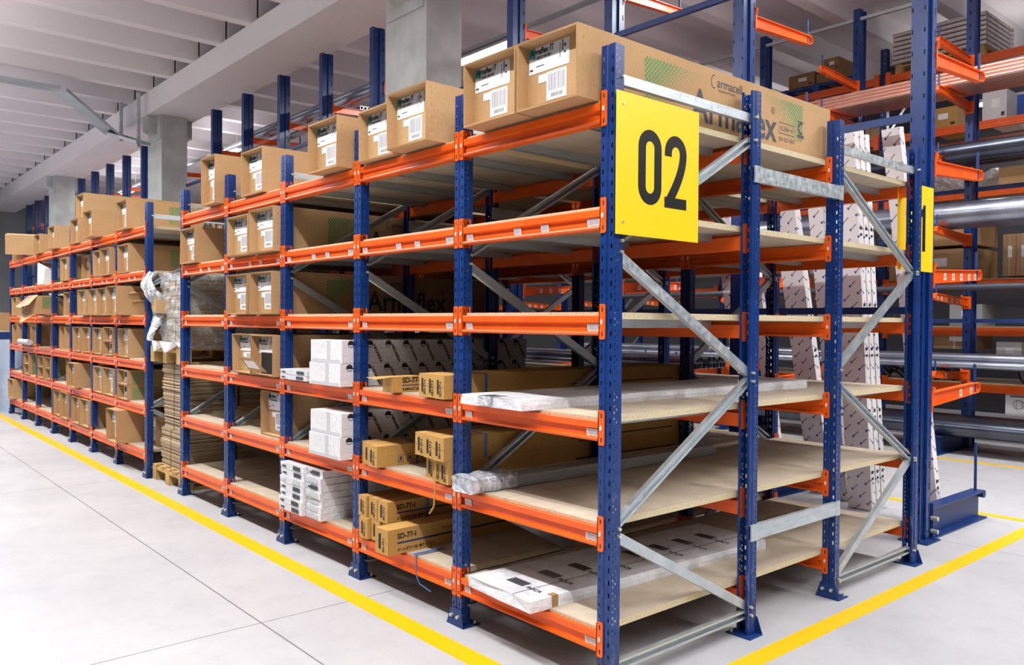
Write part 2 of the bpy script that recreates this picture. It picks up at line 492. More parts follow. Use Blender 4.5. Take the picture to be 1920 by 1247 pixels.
sp_lab = ['white tube lamp glowing between the concrete column and the cartons',
          'white tube lamp glowing small over the cartons past the second concrete column', 'far small lamp glowing between blue columns over the far cartons', 'far small lamp glowing between blue columns over the far cartons', 'far small lamp glowing between blue columns over the far cartons',
          'added fill lamp out of view over the cross aisle before the yellow sign', 'added fill lamp out of view over the cross aisle before the far rack', 'tube lamp added to brighten the ceiling behind the far pallet rack, nearer one', 'tube lamp added to brighten the ceiling behind the far pallet rack, farther one']
for (x, z, y, f), lb in zip(LAMP_SPOTS, sp_lab): lamp(x, y, z, f, lb, 'far small lamps' if 'far small' in lb else None, False if y == 7.0 else 2)

# cable tray under the ceiling, turning along the beam
m = MB()
def tray(m, p0, p1, wd=.14, up=(0, 0, 1)):
    m.extrude([(-wd, 0), (wd, 0), (wd, .06), (wd-.006, .06), (wd-.006, .006), (-wd+.006, .006), (-wd+.006, .06), (-wd, .06)], p0, p1, up)
tray(m, (-6.0, 14.6, 5.72), (1.1, 14.7, 5.72)); tray(m, (1.1, 14.7, 5.72), (2.45, 16.4, 5.40)); tray(m, (2.45, 16.4, 5.40), (2.56, 14.62, 4.93))
for p in ((2.50, 15.9, 5.25), (2.55, 14.9, 4.98)): m.box(p[0]-.03, p[0]+.03, p[1]-.03, p[1]+.03, p[2]-.05, 6.0)
tag(ob('cable_tray', m.mesh('cable_tray', GALV)), 'galvanised cable tray bending down below the white ceiling beam', 'cable tray')

# ---------------------------------------------------------------- rack pieces (shared meshes)
def holed(mb, P, U, V, W, H, cols, mi=0):
    """flat plate from P along U (width W) and V (height H); cols = [(u0, u1, first, pitch, hole_h)]"""
    P = Vector(P); U = Vector(U); V = Vector(V)
    def q(u0, u1, v0, v1): mb.add([P+U*u0+V*v0, P+U*u1+V*v0, P+U*u1+V*v1, P+U*u0+V*v1], [(0, 1, 2, 3)], mi)
    u = 0
    for (a, b, f, p, h) in cols:
        q(u, a, 0, H)
        v = 0; t = f
        while t+h < H-.01:
            q(a, b, v, t); v = t+h; t += p
        q(a, b, v, H); u = b
    q(u, W, 0, H)
def upright_mb(H=HU):
    m = MB()
    V = (0, 0, 1); z0 = .008; h = H-z0
    # web in three strips with a shallow groove, slots in both outer strips
    holed(m, (0, -HWU, z0), (0, 1, 0), V, .030, h, [(.009, .016, .04, .05, .019)])
    holed(m, (0, .007, z0), (0, 1, 0), V, .030, h, [(.014, .021, .04, .05, .019)])
    m.add([(0, -.007, z0), (.004, -.004, z0), (.004, .004, z0), (0, .007, z0), (0, -.007, H), (.004, -.004, H), (.004, .004, H), (0, .007, H)], [(0, 1, 5, 4), (1, 2, 6, 5), (2, 3, 7, 6)])
    for s in (-1, 1):
        y = s*HWU
        holed(m, (0, y, z0), (1, 0, 0), V, .036, h, [(.008, .013, .03, .025, .008), (.022, .027, .04, .05, .009)])
        m.add([(.036, y, z0), (.042, y-s*.006, z0), (.060, y-s*.006, z0), (.060, y-s*.020, z0), (.036, y, H), (.042, y-s*.006, H), (.060, y-s*.006, H), (.060, y-s*.020, H)], [(0, 1, 5, 4), (1, 2, 6, 5), (2, 3, 7, 6)])
    return m
UPR = upright_mb().mesh('upright', BLUE)
def foot_mb():
    m = MB()
    m.box(-.012, .095, -.068, .068, 0, .006)
    m.add([(-.013, -.066, .004), (-.013, .066, .004), (-.006, .042, .085), (-.006, -.042, .085), (-.009, -.066, .004), (-.009, .066, .004), (-.002, .042, .085), (-.002, -.042, .085)], [(0, 3, 2, 1), (4, 5, 6, 7), (0, 1, 5, 4), (1, 2, 6, 5), (2, 3, 7, 6), (3, 0, 4, 7)])
    for y in (-.025, .025): m.tube((-.022, y, .05), (-.006, y, .05), .009, 8, 1)
    m.tube((.075, -.05, .006), (.075, -.05, .022), .009, 6, 1)
    return m
FOOT = foot_mb().mesh('foot_plate', [BLUE2, BOLT])
CH = [(-.021, -.012), (.021, -.012), (.021, .014), (.010, .014), (.010, .011), (.017, .011), (.017, -.008), (-.017, -.008), (-.017, .011), (-.010, .011), (-.010, .014), (-.021, .014)]
def brace_mesh(x0, z0, x1, z1, name, flip=1):
    """C channel in the frame plane (y = 0), open side away from the camera"""
    m = MB()
    m.extrude(CH, (x0, 0, z0), (x1, 0, z1), (0, flip, 0))
    for (x, z) in ((x0, z0), (x1, z1)): m.tube((x, -.046, z), (x, .046, z), .007, 8, 1)
    return m.mesh(name, [GALV, BOLT])
FR1 = [('horizontal_brace', .045, 2.485, 1.0, 2.485), ('diagonal_brace', .995, 2.375, .045, 1.83), ('diagonal_brace', .045, 1.785, .995, 1.265),
       ('diagonal_brace', .995, 1.225, .045, .67), ('diagonal_brace', .045, .64, .995, .14), ('horizontal_brace', .045, .10, 1.0, .10)]
FR2 = [(n, 1.045-a, b, 1.045-c, d) for n, a, b, c, d in FR1]
FR2 = [('horizontal_brace', .045, 2.465, 1.0, 2.465), ('diagonal_brace', .045, 2.35, .995, 1.83), ('diagonal_brace', .995, 1.815, .045, 1.25),
       ('diagonal_brace', .045, 1.18, .995, .67), ('diagonal_brace', .995, .655, .045, .10), ('horizontal_brace', .045, .09, 1.0, .09)]
BR1 = [(n, brace_mesh(a, b, c, d, n, -1 if i % 2 else 1)) for i, (n, a, b, c, d) in enumerate(FR1)]
BR2 = [(n, brace_mesh(a, b, c, d, n, -1 if i % 2 else 1)) for i, (n, a, b, c, d) in enumerate(FR2)]
def conn_mb():
    """L connector of a beam end, local: beam runs along +y from y = 0, front face x = 0"""
    m = MB()
    U = (0, 1, 0); V = (0, 0, 1)
    w0, h0 = .030, .143
    c = .006
    def rr(x, y0, y1, z0, z1):
        return [(x, y0+c, z0), (x, y1-c, z0), (x, y1, z0+c), (x, y1, z1-c), (x, y1-c, z1), (x, y0+c, z1), (x, y0, z1-c), (x, y0, z0+c)]
    for (nrm) in ('front', 'side'):
        if nrm == 'front':
            a = rr(-.0045, -.034, 0, -.143, 0); b = rr(-.0005, -.034, 0, -.143, 0)
        else:
            a = [(-.0045+(p[1]), -.0045, p[2]) for p in rr(0, 0, .050, -.143, 0)]; b = [(q[0], -.0005, q[2]) for q in a]
            a, b = b, a
        n = 8
        m.add(a+b, [tuple(range(n)), tuple(range(2*n-1, n-1, -1))]+[(i, n+i, n+(i+1) % n, (i+1) % n) for i in range(n)])
    for z in (-.022, -.121): m.add([(-.0048, -.022, z-.009), (-.0048, -.016, z-.009), (-.0048, -.016, z+.009), (-.0048, -.022, z+.009)], [(0, 1, 2, 3)], 1)
    for z in (-.022, -.121): m.add([(.026, -.0002, z-.006), (.036, -.0002, z-.006), (.036, -.0002, z+.006), (.026, -.0002, z+.006)], [(0, 1, 2, 3)], 1)
    m.extrude([(.0045*math.cos(a), .011*math.sin(a)) for a in [2*PI*i/8 for i in range(8)]], (-.0045, -.017, -.072), (-.0085, -.017, -.072), (0, 0, 1), 2)
    return m
CN = conn_mb()
CN_L = CN.mesh('connector', [ORANGE, DARK, PINW])
def mirror_y(mb):
    o = MB(); o.v = [(x, -y, z) for x, y, z in mb.v]; o.f = [f[::-1] for f in mb.f]; o.m = list(mb.m); o.s = list(mb.s); return o
CN_R = mirror_y(CN).mesh('connector', [ORANGE, DARK, PINW])
BL = WB-2*HWU-.002           # beam length
BPROF = [(0, 0), (.017, 0), (.017, -.018), (.046, -.018), (.046, -.083), (.002, -.083), (-.003, -.080), (-.005, -.075), (-.003, -.070), (.012, -.065), (.012, -.036), (-.001, -.029), (-.002, -.003)]
def beam_mb(prof=BPROF, L=BL):
    m = MB(); n = len(prof)
    vs = [(x-.002, -L/2, z) for x, z in prof]+[(x-.002, L/2, z) for x, z in prof]
    m.add(vs, [(i, n+i, n+(i+1) % n, (i+1) % n) for i in range(n)]+[tuple(range(n)), tuple(range(2*n-1, n-1, -1))])
    return m
BEAM = beam_mb().mesh('beam', ORANGE)
BLAB = MB().box(-.0006, 0, -.024, .024, 0, .036).mesh('barcode_label', BARC)
BLABB = MB().box(-.0006, 0, -.034, .034, 0, .036).mesh('barcode_label', BARC)
ZBT = -.045                  # beam top below connector top
def add_beam(rack, x, ybay, k, rot, labels=0, dz=0.0):
    b = ob('beam', BEAM, rack, (x, ybay, ZC(k)+ZBT+dz), (0, 0, rot))
    a = ob('connector', CN_L, b, (0, -BL/2-.0005, -ZBT)); c = ob('connector', CN_R, b, (0, BL/2+.0005, -ZBT))
    if labels:
        ys = {2: (-.415, .41), 4: (-.41, -.12, .06, .41)}[labels]
        for i, y in enumerate(ys):
            ob('barcode_label', BLABB if (i == 0) else BLAB, b, (.0094, y, -.0715), (0, math.radians(-8), 0))
    return b
def shelf_mesh(x0, x1, n=3):
    m = MB(); yw = WB-2*.042; 
    step = yw/n
    for i in range(n):
        a = -yw/2+i*step; m.box(x0, x1, a+.0015, a+step-.0015, -.028, 0)
    return m
SH_F = shelf_mesh(.016, 1.8235).mesh('shelf_board', BOARD)
SH_B = shelf_mesh(.0185, 1.028).mesh('shelf_board', BOARD)
def support_mb(x0, x1):
    m = MB(); m.box(x0, x1, -.016, .016, -.031, -.0285); m.box(x0, x1, -.016, -.0135, -.066, -.031); m.box(x0, x1, .0135, .016, -.066, -.031)
    return m
SUP_F = support_mb(.046, .994).mesh('support_bar', GALV); SUP_B = support_mb(.046, 1.0).mesh('support_bar', GALV)
def add_frame(rack, x, y, braces, back_off=1.04):
    for (xx, rot) in ((x, 0), (x+back_off, PI)):
        u = ob('upright', UPR, rack, (xx, y, 0), (0, 0, rot)); ob('foot_plate', FOOT, u)
    for n, me in braces: ob(n, me, rack, (x, y, 0))
SPC = MB()
SPC.box(.985, 1.84, -.043, -.0405, 0, .072); SPC.box(.985, 1.84, -.041, -.020, .0695, .072); SPC.box(.985, 1.84, -.041, -.020, 0, .0025)
SPC.box(.983, 1.045, -.0445, -.038, -.004, .076); SPC.box(1.80, 1.842, -.0445, -.038, -.004, .076)
SPACER = SPC.mesh('row_spacer', GALV)
def build_rack(label_f, label_b, i0, i1, far=False):
    rf = thing('shelving_rack', label_f, 'rack', (0, WB*i0, 0)); rb = thing('shelving_rack', label_b, 'rack', (XC, WB*i0, 0))
    for i in range(i0, i1+1):
        y = WB*(i-i0)
        add_frame(rf, 0, y, BR1); add_frame(rb, 0, y, BR2, XD-XC)
        for z in (2.178, .462): ob('row_spacer', SPACER, rf, (0, y, z))
    for i in range(i0, i1):
        y = WB*(i-i0+.5)
        for k in range(6):
            add_beam(rf, XF, y, k, 0, 0 if k == 0 else (4 if k == 1 else 2))
            add_beam(rf, XB, y, k, PI, 0, -.0185)
            add_beam(rb, 0, y, k, 0, 0, -.0185)
            add_beam(rb, XD-XC, y, k, PI)
            s = ob('shelf_board', SH_F, rf, (0, y, ZS(k)))
            for yy in ((-.27, .27) if not far else (0,)): ob('support_bar', SUP_F, s, (0, yy, 0))
            s = ob('shelf_board', SH_B, rb, (0, y, ZS(k)))
            for yy in ((-.27, .27) if not far else (0,)): ob('support_bar', SUP_B, s, (0, yy, 0))
    return rf, rb
build_rack('blue and orange shelving rack of five bays carrying the yellow 02 sign',
           'rear row of blue and orange shelving joined behind the rack with the 02 sign', 0, 5)
build_rack('farther blue and orange shelving rack beyond the strapped cardboard pallet',
           'rear row of shelving behind the farther carton filled rack', 6, 13, True)

# shelf boards lying across the gap bay at the top
# ---------------------------------------------------------------- signs
SIGNK = simple('sign_black', srgb(14, 13, 14), .5, spec=.25)
def sign(x, y, z, digits, label):
    t = thing('aisle_sign', label, 'sign', (x, y, z))
    W_, H_ = .535, .568
    m = MB(); m.box(0, W_, -.0015, .0015, 0, H_)
    ob('sign_plate', m.mesh('sign_plate', YELLOW), t)
    d = MB()
    for ch, cx in zip(digits, (.385, .70) if digits == '02' else (.355, .70)):
        g = digit(ch, .148, .308, .047)
        d.merge(g, MX_SIDE, (cx*W_, -.0022, .505*H_))
    o = ob('sign_number', d.mesh('sign_number', SIGNK), t)
    s = MB()
    for zz in (.05, .52): s.tube((.04, -.006, zz), (.04, 0, zz), .006, 8)
    ob('screw', s.mesh('screw', BOLT), t)
    return t
sign(-.008, -.052, 1.853, '02', 'yellow square sign reading 02 bolted to the corner post')
sign(2.80, .088, 1.855, '21', 'yellow square sign half hidden behind the rear rack post')

# ---------------------------------------------------------------- insulation cartons
def carton_body(W, H, L, mat=CARD, rec=.055, flap=False):
    m = MB(); t = .009
    A = [(0, 0, 0), (0, W, 0), (0, W, H), (0, 0, H)]
    j = lambda s=.004: R.uniform(-s, s)
    A = [(j(), 0, 0), (j(), W, 0), (j(), W, H), (j(), 0, H)]
    B = [(L, 0, 0), (L, W, 0), (L, W, H), (L, 0, H)]
    I = [(0, t, t), (0, W-t, t), (0, W-t, H-t), (0, t, H-t)]
    J = [(rec, t, t), (rec, W-t, t), (rec, W-t, H-t), (rec, t, H-t)]
    v = A+B+I+J
    m.add(v, [(0, 4, 5, 1), (1, 5, 6, 2), (2, 6, 7, 3), (3, 7, 4, 0), (4, 7, 6, 5)])
    m.add(v, [(0, 1, 9, 8), (1, 2, 10, 9), (2, 3, 11, 10), (3, 0, 8, 11)], 1)
    m.add(v, [(8, 9, 13, 12), (9, 10, 14, 13), (10, 11, 15, 14), (11, 8, 12, 15)])
    m.add(v, [(12, 13, 14, 15)] if not flap else [(12, 13, 14, 15)], 2 if flap else 0)
    # staples / perforation row on the near side
    for z in (.05, .11, .17, .23):
        m.add([(.03, -.0006, z), (.034, -.0006, z), (.034, -.0006, z+.016), (.03, -.0006, z+.016)], [(0, 1, 2, 3)], 1)
    return m
CW, CHh, CL = .365, .292, 2.0
BODY = [carton_body(CW, CHh, CL).mesh('carton_body', [CARD, CARDE, DARK]) for _ in range(3)]+[carton_body(CW, CHh, CL).mesh('carton_body', [CARD2, CARDE, DARK]) for _ in range(2)]
xr = .0535
lab = MB(); lab.box(xr, xr+.001, .10, .345, .165, .272)
lab.box(xr-.0004, xr, .10, .345, .225, .272, 1); lab.box(xr-.0008, xr, .305, .345, .232, .272, 2)
for (y, z, w_, h_, mi) in ((.135, .225, .007, .045, 3), (.152, .20, .004, .06, 3), (.118, .24, .014, .012, 3), (.12, .212, .010, .010, 3), (.32, .178, .02, .008, 3), (.25, .19, .05, .004, 3)):
    lab.box(xr-.0007, xr, y, y+w_, z, z+h_, mi)
LABEL = lab.mesh('printed_label', [PAPER, LGREY, TEAL, GREY])
tx = MB(); tx.merge(text_mb('Armaflex IT', .036, .0012, sx=.82), MX_FRONT, (xr-.0015, .334, .243)); tx.merge(text_mb('IT-40X140-M1', .019, .0006), MX_FRONT, (xr-.0012, .318, .222))
LTEXT = tx.mesh('label_text', BLACK)
BCL = MB().box(xr, xr+.001, .115, .235, .035, .155).mesh('barcode_label', BARC)
SML = MB().box(xr-.0003, xr+.001, .225, .285, .118, .152).mesh('blank_label', PAPER)
def halftone(x0, x1, z0, z1, fade_right=True):
    m = MB(); p = .023; n = 7
    nx = int((x1-x0)/p); nz = int((z1-z0)/(p*.5))
    for i in range(nx):
        for k in range(nz):
            x = x0+(i+.5*(k % 2))*p; z = z0+k*p*.5*1.0
            q = (x-x0)/(x1-x0); q = q if fade_right else 1-q
            s = (z-z0)/(z1-z0)
            r = .0070*min(1, max(0, 1.55-1.15*q-.55*(1-s)*(1+q)))
            if r > .0012: m.add([(x+r*math.cos(2*PI*a/n), -.0006, z+r*math.sin(2*PI*a/n)) for a in range(n)], [tuple(range(n))])
    return m
DOTS = [halftone(.415, .83, .07, .265).mesh('dot_print', GREEN), halftone(1.32, 1.73, .07, .275, False).mesh('dot_print', GREEN)]
st = MB()
st.merge(text_mb('Armaflex', .205, .004, sx=.93), MX_SIDE, (.74, -.0008, .035))
st.merge(text_mb('armacell', .062, .0006), MX_SIDE, (.935, -.0008, .215)); st.merge(text_mb('engineered foams', .02), MX_SIDE, (.945, -.0008, .195))
st.merge(poly_stroke([(.02*math.cos(a)+.91, .03*math.sin(a)+.235) for a in [PI*.35+PI*1.3*k/10 for k in range(11)]], .005), MX_SIDE, (0, -.0008, 0))
st.merge(text_mb('0,266 m³', .036), MX_SIDE, (1.49, -.0008, .100)); st.merge(text_mb('EN ISO 9001', .03), MX_SIDE, (1.475, -.0008, .045))
fr = [(1.475, .085), (1.625, .085), (1.625, .14), (1.475, .14), (1.475, .085)]
st.merge(poly_stroke(fr, .0035), MX_SIDE, (0, -.0008, 0))
st.add([(1.655, -.0008, .17), (1.72, -.0008, .17), (1.72, -.0008, .176), (1.655, -.0008, .176)], [(0, 1, 2, 3)])
st.merge(poly_stroke([(.024*math.cos(a)+1.69, .026*math.sin(a)+.138) for a in [PI*.3+PI*1.4*k/10 for k in range(11)]], .014), MX_SIDE, (0, -.0008, 0))
st.add([(1.655, -.0008, .088), (1.72, -.0008, .088), (1.72, -.0008, .104), (1.655, -.0008, .104)], [(0, 1, 2, 3)])
st.merge(text_mb('®', .05), MX_SIDE, (1.40, -.0008, .17))
STEXT = st.mesh('printed_text', GREY)
CARTONS = []
LEVN = ['top', 'second', 'third', 'fourth', 'fifth', 'lowest']
BAYN = {0: 'corner bay', 1: 'second bay', 2: 'third bay', 3: 'fourth bay', 4: 'fifth bay'}
for i in range(6, 13): BAYN[i] = ['first', 'second', 'third', 'fourth', 'fifth', 'sixth', 'last'][i-6]+' bay of the farther rack'
ci = 0
def carton(x, y, k, where, W=CW, H=CHh, z=None, L=None, detail=2, rot=0, extra='', text=True):
    """origin at the near lower front corner"""
    global ci
    ci += 1
    bay = int(y/WB)
    z = ZS(k) if z is None else z
    lb = f'brown carton {where}, {LEVN[k]} shelf, {BAYN.get(bay, "far end")}'
    t = thing('insulation_carton', lb, 'carton', (x, y, z+.0005), (0, 0, rot), 'long brown insulation cartons')
    t.scale = (1 if L is None else L/CL, W/CW, H/CHh)
    ob('carton_body', BODY[ci % 5], t)
    l = ob('printed_label', LABEL, t)
    if detail > 1: ob('label_text', LTEXT, l)
    ob('barcode_label', BCL, t)
    if detail > 1: ob('blank_label', SML, t)
    if text:
        for dm in DOTS: ob('dot_print', dm, t)
        ob('printed_text', STEXT, t)
    return t
# near rack
carton(-.11, .065, 0, 'nearest of all')
carton(-.11, .44, 0, 'second from the 02 sign')
carton(-.105, 1.115, 0, 'right of the pair')
carton(-.035, 1.53, 0, 'left of the pair')
carton(-.09, 2.04, 0, 'standing alone', H=.30)
carton(-.02, 3.23, 0, 'standing alone', H=.32)
t = carton(-.06, 4.0, 0, 'stood on its narrow side', W=.285, H=.375)
carton(-.05, 2.985, 1, 'right of the pair', W=.40, H=.305); carton(-.045, 3.42, 1, 'left of the pair', W=.385)
carton(-.03, 4.515, 1, 'standing alone', W=.34)
carton(-.06, 2.985, 2, 'right of the pair', W=.36); carton(-.06, 3.40, 2, 'left of the pair', W=.37)
carton(-.03, 3.37, 3, 'left of the torn pair', W=.36, H=.285)
carton(.03, 2.99, 4, 'standing alone', W=.375, H=.315)
# torn open carton, its end flap folded out
t = thing('torn_insulation_carton', 'brown carton with torn front flap hanging out and a black opening, fourth bay', 'carton', (-.05, 2.985, ZS(3)+.0005), group='long brown insulation cartons')
ob('carton_body', carton_body(CW, .285, CL).mesh('carton_body', [CARD, CARDE, DARK]), t)
l = ob('printed_label', LABEL, t, (0, 0, -.01)); ob('label_text', LTEXT, l)
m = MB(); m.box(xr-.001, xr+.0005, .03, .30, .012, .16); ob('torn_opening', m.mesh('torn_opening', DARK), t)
m = MB(); m.hexa([(-.010, .075, .030), (-.004, .075, .030), (-.004, .375, .036), (-.010, .375, .036), (-.150, -.02, .135), (-.144, -.02, .135), (-.144, .20, .132), (-.150, .20, .132)])
m.hexa([(-.042, .10, .050), (-.040, .10, .050), (-.040, .30, .054), (-.042, .30, .054), (-.120, .04, .112), (-.118, .04, .112), (-.118, .20, .111), (-.120, .20, .111)], 1)
ob('hanging_flap', m.mesh('hanging_flap', [CARD, PAPER]), t)
# farther rack
FB = WB*6
def fc(x, y, k, where, **kw):
    kw.setdefault('detail', 1)
    return carton(x, y, k, where, **kw)
fc(-.05, 6.33, 0, 'first from the near end'); fc(-.10, 7.42, 0, 'standing alone'); fc(-.02, 8.36, 0, 'standing under another'); fc(.03, 8.33, 0, 'stacked on another', z=ZS(0)+.296)
fc(-.06, 9.39, 0, 'standing alone'); fc(-.04, 10.36, 0, 'standing alone', H=.26)
fc(.0, 6.45, 1, 'nearest'); fc(-.02, 7.05, 1, 'right of the pair'); fc(.0, 7.425, 1, 'left of the pair'); fc(-.02, 8.90, 1, 'standing alone'); fc(.1, 8.35, 1, 'pushed back')
fc(-.12, 6.42, 2, 'with curled tape on its side'); fc(-.05, 7.05, 2, 'right of the pair'); fc(-.05, 7.425, 2, 'left of the pair'); fc(-.05, 7.90, 2, 'with its front folded open')
fc(.02, 8.90, 2, 'pushed back between posts'); fc(.0, 10.82, 2, 'right of the pair'); fc(0, 11.22, 2, 'left of the pair'); fc(0, 12.25, 2, 'standing alone')
fc(.0, 6.45, 3, 'standing alone'); fc(.0, 7.43, 3, 'left of the low cartons'); fc(0, 7.93, 3, 'right of the pair', W=.35); fc(0, 8.36, 3, 'left of the pair', W=.35)
fc(.03, 8.88, 3, 'rightmost of three'); yt = fc(.03, 9.27, 3, 'with a yellow tag', W=.28); ob('yellow_tag', MB().box(xr-.003, xr-.001, .12, .33, .19, .275).mesh('yellow_tag', YELLOW), yt); fc(.06, 9.845, 3, 'behind the blue post'); fc(.0, 10.82, 3, 'standing alone'); fc(0, 12.2, 3, 'standing alone')
fc(.0, 6.98, 4, 'right of the pair', W=.40); fc(.0, 7.42, 4, 'left of the pair', W=.36); fc(-.06, 8.35, 4, 'in front'); fc(.05, 8.90, 4, 'half behind the blue post')
fc(-.10, 6.48, 5, 'sticking out over the shelf edge', H=.33); fc(.15, 6.06, 5, 'pushed back behind the leaning one')
fc(-.02, 7.90, 5, 'right of the pair', H=.32); fc(-.02, 8.32, 5, 'left of the pair', H=.32); fc(-.02, 8.90, 5, 'right of the pair', H=.33); fc(0, 9.36, 5, 'left of the pair', H=.32)
fc(-.04, 12.3, 5, 'standing alone', H=.30)
# pairs of small white labelled cartons with dot print
SMB = carton_body(.34, .15, 1.2, CARD).mesh('carton_body', [CARD, CARDE, DARK])
SML2 = MB().box(.0525, .0535, .05, .29, .02, .13).mesh('front_label', PAPER)
SMT = MB()
for (a, b, c, d) in ((.06, .10, .04, .09), (.14, .18, .04, .09), (.20, .27, .07, .12), (.08, .26, .025, .032)): SMT.box(.0518, .0528, a, b, c, d)
SMT = SMT.mesh('label_print', GREY)
hd = halftone(.05, .50, .01, .145).mesh('dot_print', GREEN)
for (x, y, k, W_) in ((.0, 6.47, 4, .35), (.0, 7.02, 3, .33), (.0, 9.93, 4, .30), (0, 10.35, 4, .34), (.0, 11.3, 4, .38)):
    for s in (0, 1):
        t = thing('small_insulation_carton', f'low carton, {"upper" if s else "lower"} of two, {LEVN[k]} shelf, {BAYN[int(y/WB)]}{", left pair" if y==10.35 else ""}', 'carton', (x, y, ZS(k)+s*.152+.0005), group='low cartons with white front labels')
        t.scale.y = W_/.34
        ob('carton_body', SMB, t); l = ob('front_label', SML2, t); ob('label_print', SMT, l); ob('dot_print', hd, t)
# white taped box with a green letter
t = thing('white_carton', 'white crumpled carton with a green letter on the second shelf of the farther rack', 'carton', (.0, 10.35, ZS(1)+.001))
m = MB(); m.hexa([(0, 0, 0), (.9, 0, 0), (.9, .36, 0), (0, .36, 0), (.03, 0, .22), (.9, 0, .30), (.9, .34, .31), (.0, .34, .31)])
ob('carton_body', m.mesh('carton_body', WCARD), t)
m = MB(); m.merge(text_mb('A', .26, .012, .2), MX_SIDE, (.16, -.002, .02)); ob('green_letter', m.mesh('green_letter', GREEN), t)
# crushed open carton hanging over the third shelf
t = thing('crushed_carton', 'crushed open carton with green dots and red print hanging over the third shelf', 'carton', (-.10, 9.84, ZS(2)))
m = MB(); m.hexa([(-.10, .02, .02), (.9, .02, .0), (.9, .5, .0), (-.14, .62, .05), (-.06, .0, .26), (.9, .0, .27), (.9, .5, .27), (-.04, .60, .25)])
ob('carton_body', m.mesh('carton_body', CARD), t)
m = MB(); m.add([(-.16, .0, .14), (-.05, .02, .27), (-.05, .6, .27), (-.2, .66, .12), (-.22, .3, .10)], [(0, 1, 2, 3, 4)]); m.add([(-.10, .0, .02), (-.22, .2, -.10), (-.18, .5, -.07), (-.12, .6, .04)], [(0, 1, 2, 3)])
ob('torn_flap', m.mesh('torn_flap', CARD2), t)
m = MB(); m.add([(-.151, .33, .159), (-.055, .33, .272), (-.055, .55, .272), (-.17, .6, .159)], [(0, 1, 2, 3)]); ob('red_print', m.mesh('red_print', REDP), t)
ob('dot_print', halftone(0, .3, .1, .25).mesh('dot_print', GREEN), t)
# tilted carton lying over the top of the far end
t = carton(-.22, 11.75, 0, 'tilted over the end', z=2.45, detail=1); t.rotation_euler = (math.radians(8), 0, math.radians(-14)); t['label'] = 'brown insulation carton lying tilted and overhanging at the far end of the top shelf'
carton(.0, 12.2, 0, 'flat under the tilted one', H=.18, detail=1)
m = MB(); m.box(-.02, 0, 0, .1, -.05, .06)
# rolled paper on a far shelf
tag(ob('paper_roll', MB().tube((-.04, 11.0, ZS(3)+.05), (-.04, 11.7, ZS(3)+.05), .04, 12).mesh('paper_roll', LGREY)), 'pale rolled sheet lying on the fourth shelf of the farther rack', 'roll')
# curled tape on a carton side
m = MB()
for (x, z) in ((.10, .20), (.14, .12)):
    pts = [(x+.03*q, -.004-.03*math.sin(PI*q), z+.03*q) for q in [i/6 for i in range(7)]]
    for a, b in zip(pts, pts[1:]): m.add([a, b, (b[0]+.12, b[1], b[2]+.02), (a[0]+.12, a[1], a[2]+.02)], [(0, 1, 2, 3)])
tag(ob('peeled_tape', m.mesh('peeled_tape', CARD2), None, (-.12, 6.42, ZS(2))), 'peeled brown tape curling off a carton on the third shelf of the farther rack', 'tape')
# torn paper note caught on the second top carton
m = MB(); m.add([(0, 0, 0), (.05, -.01, .03), (.13, -.02, .025), (.14, -.018, .09), (.05, -.012, .06), (.0, -.004, .07)], [(0, 1, 2, 3, 4, 5)]); m.add([(.03, -.012, .05), (.12, -.03, .05), (.13, -.02, .15), (.08, -.006, .14)], [(0, 1, 2, 3)])
m.add([(.03, -.014, .03), (.11, -.023, .035), (.11, -.023, .043), (.03, -.014, .038)], [(0, 1, 2, 3)], 1)
tag(ob('paper_note', m.mesh('paper_note', [PAPER, BLACK]), None, (.10, 1.10, ZS(0)+.015)), 'torn white paper note with scribbles stuck to the side of a top carton', 'note')

# ---------------------------------------------------------------- white printed long cartons in the third bay
def logo_mb(s=1.0):
    m = MB()
    m.add([(.035*s*math.cos(a), .035*s*math.sin(a), 0) for a in [PI*k/12*1.15-.3 for k in range(13)]], [tuple(range(13))])
    m.merge(poly_stroke([(.03*s*math.cos(a), .03*s*math.sin(a)) for a in [PI*.9+PI*.9*k/8 for k in range(9)]], .006*s))
    return m
side_print = MB()
nt = text_mb('NEGARRA', .052, .0016)
rotp = Matrix.Rotation(math.radians(-62), 4, 'Z')
for i in range(11):
    x = .07+i*.128
    g = MB(); g.merge(nt, rotp, (0, 0, 0))
    side_print.merge(g, MX_SIDE, (x+.03, -.0008, .162)); 
    side_print.merge(logo_mb(.75), MX_SIDE, (x, -.0008, .185))
SP = side_print
def white_stack(k, n, lab_):
    for s in range(2):
        t = thing('white_long_carton', f'white printed long carton, {"upper" if s else "lower"} of the two {lab_}', 'carton', (-.085+.01*s, 2.0, ZS(k)+s*.136+.0005), group='white printed long cartons')
        m = MB(); m.box(0, 1.44, 0, .385, 0, .134)
        ob('carton_body', m.mesh('carton_body', WCARD), t)
        p = MB(); 
        for i in range(11):
            x = .06+i*.128
            g = MB(); g.merge(text_mb('NEGARRA', .040, .0012) if False else nt2, rotp)
            p.merge(g, MX_SIDE, (x+.018, -.0008, .105))
            p.merge(logo_mb(.62), MX_SIDE, (x, -.0008, .112 if s else .108))
        ob('side_print', p.mesh('side_print', BLACK), t)
        b = MB(); b.box(-.0008, 0, .02, .37, .0, .02); b.box(-.0012, 0, .14, .18, 0, .134)
        ob('clear_tape', b.mesh('clear_tape', LGREY), t)
nt2 = text_mb('NEGARRA', .026, .001)
white_stack(3, 2, 'on the fourth shelf'); white_stack(4, 2, 'on the fifth shelf')
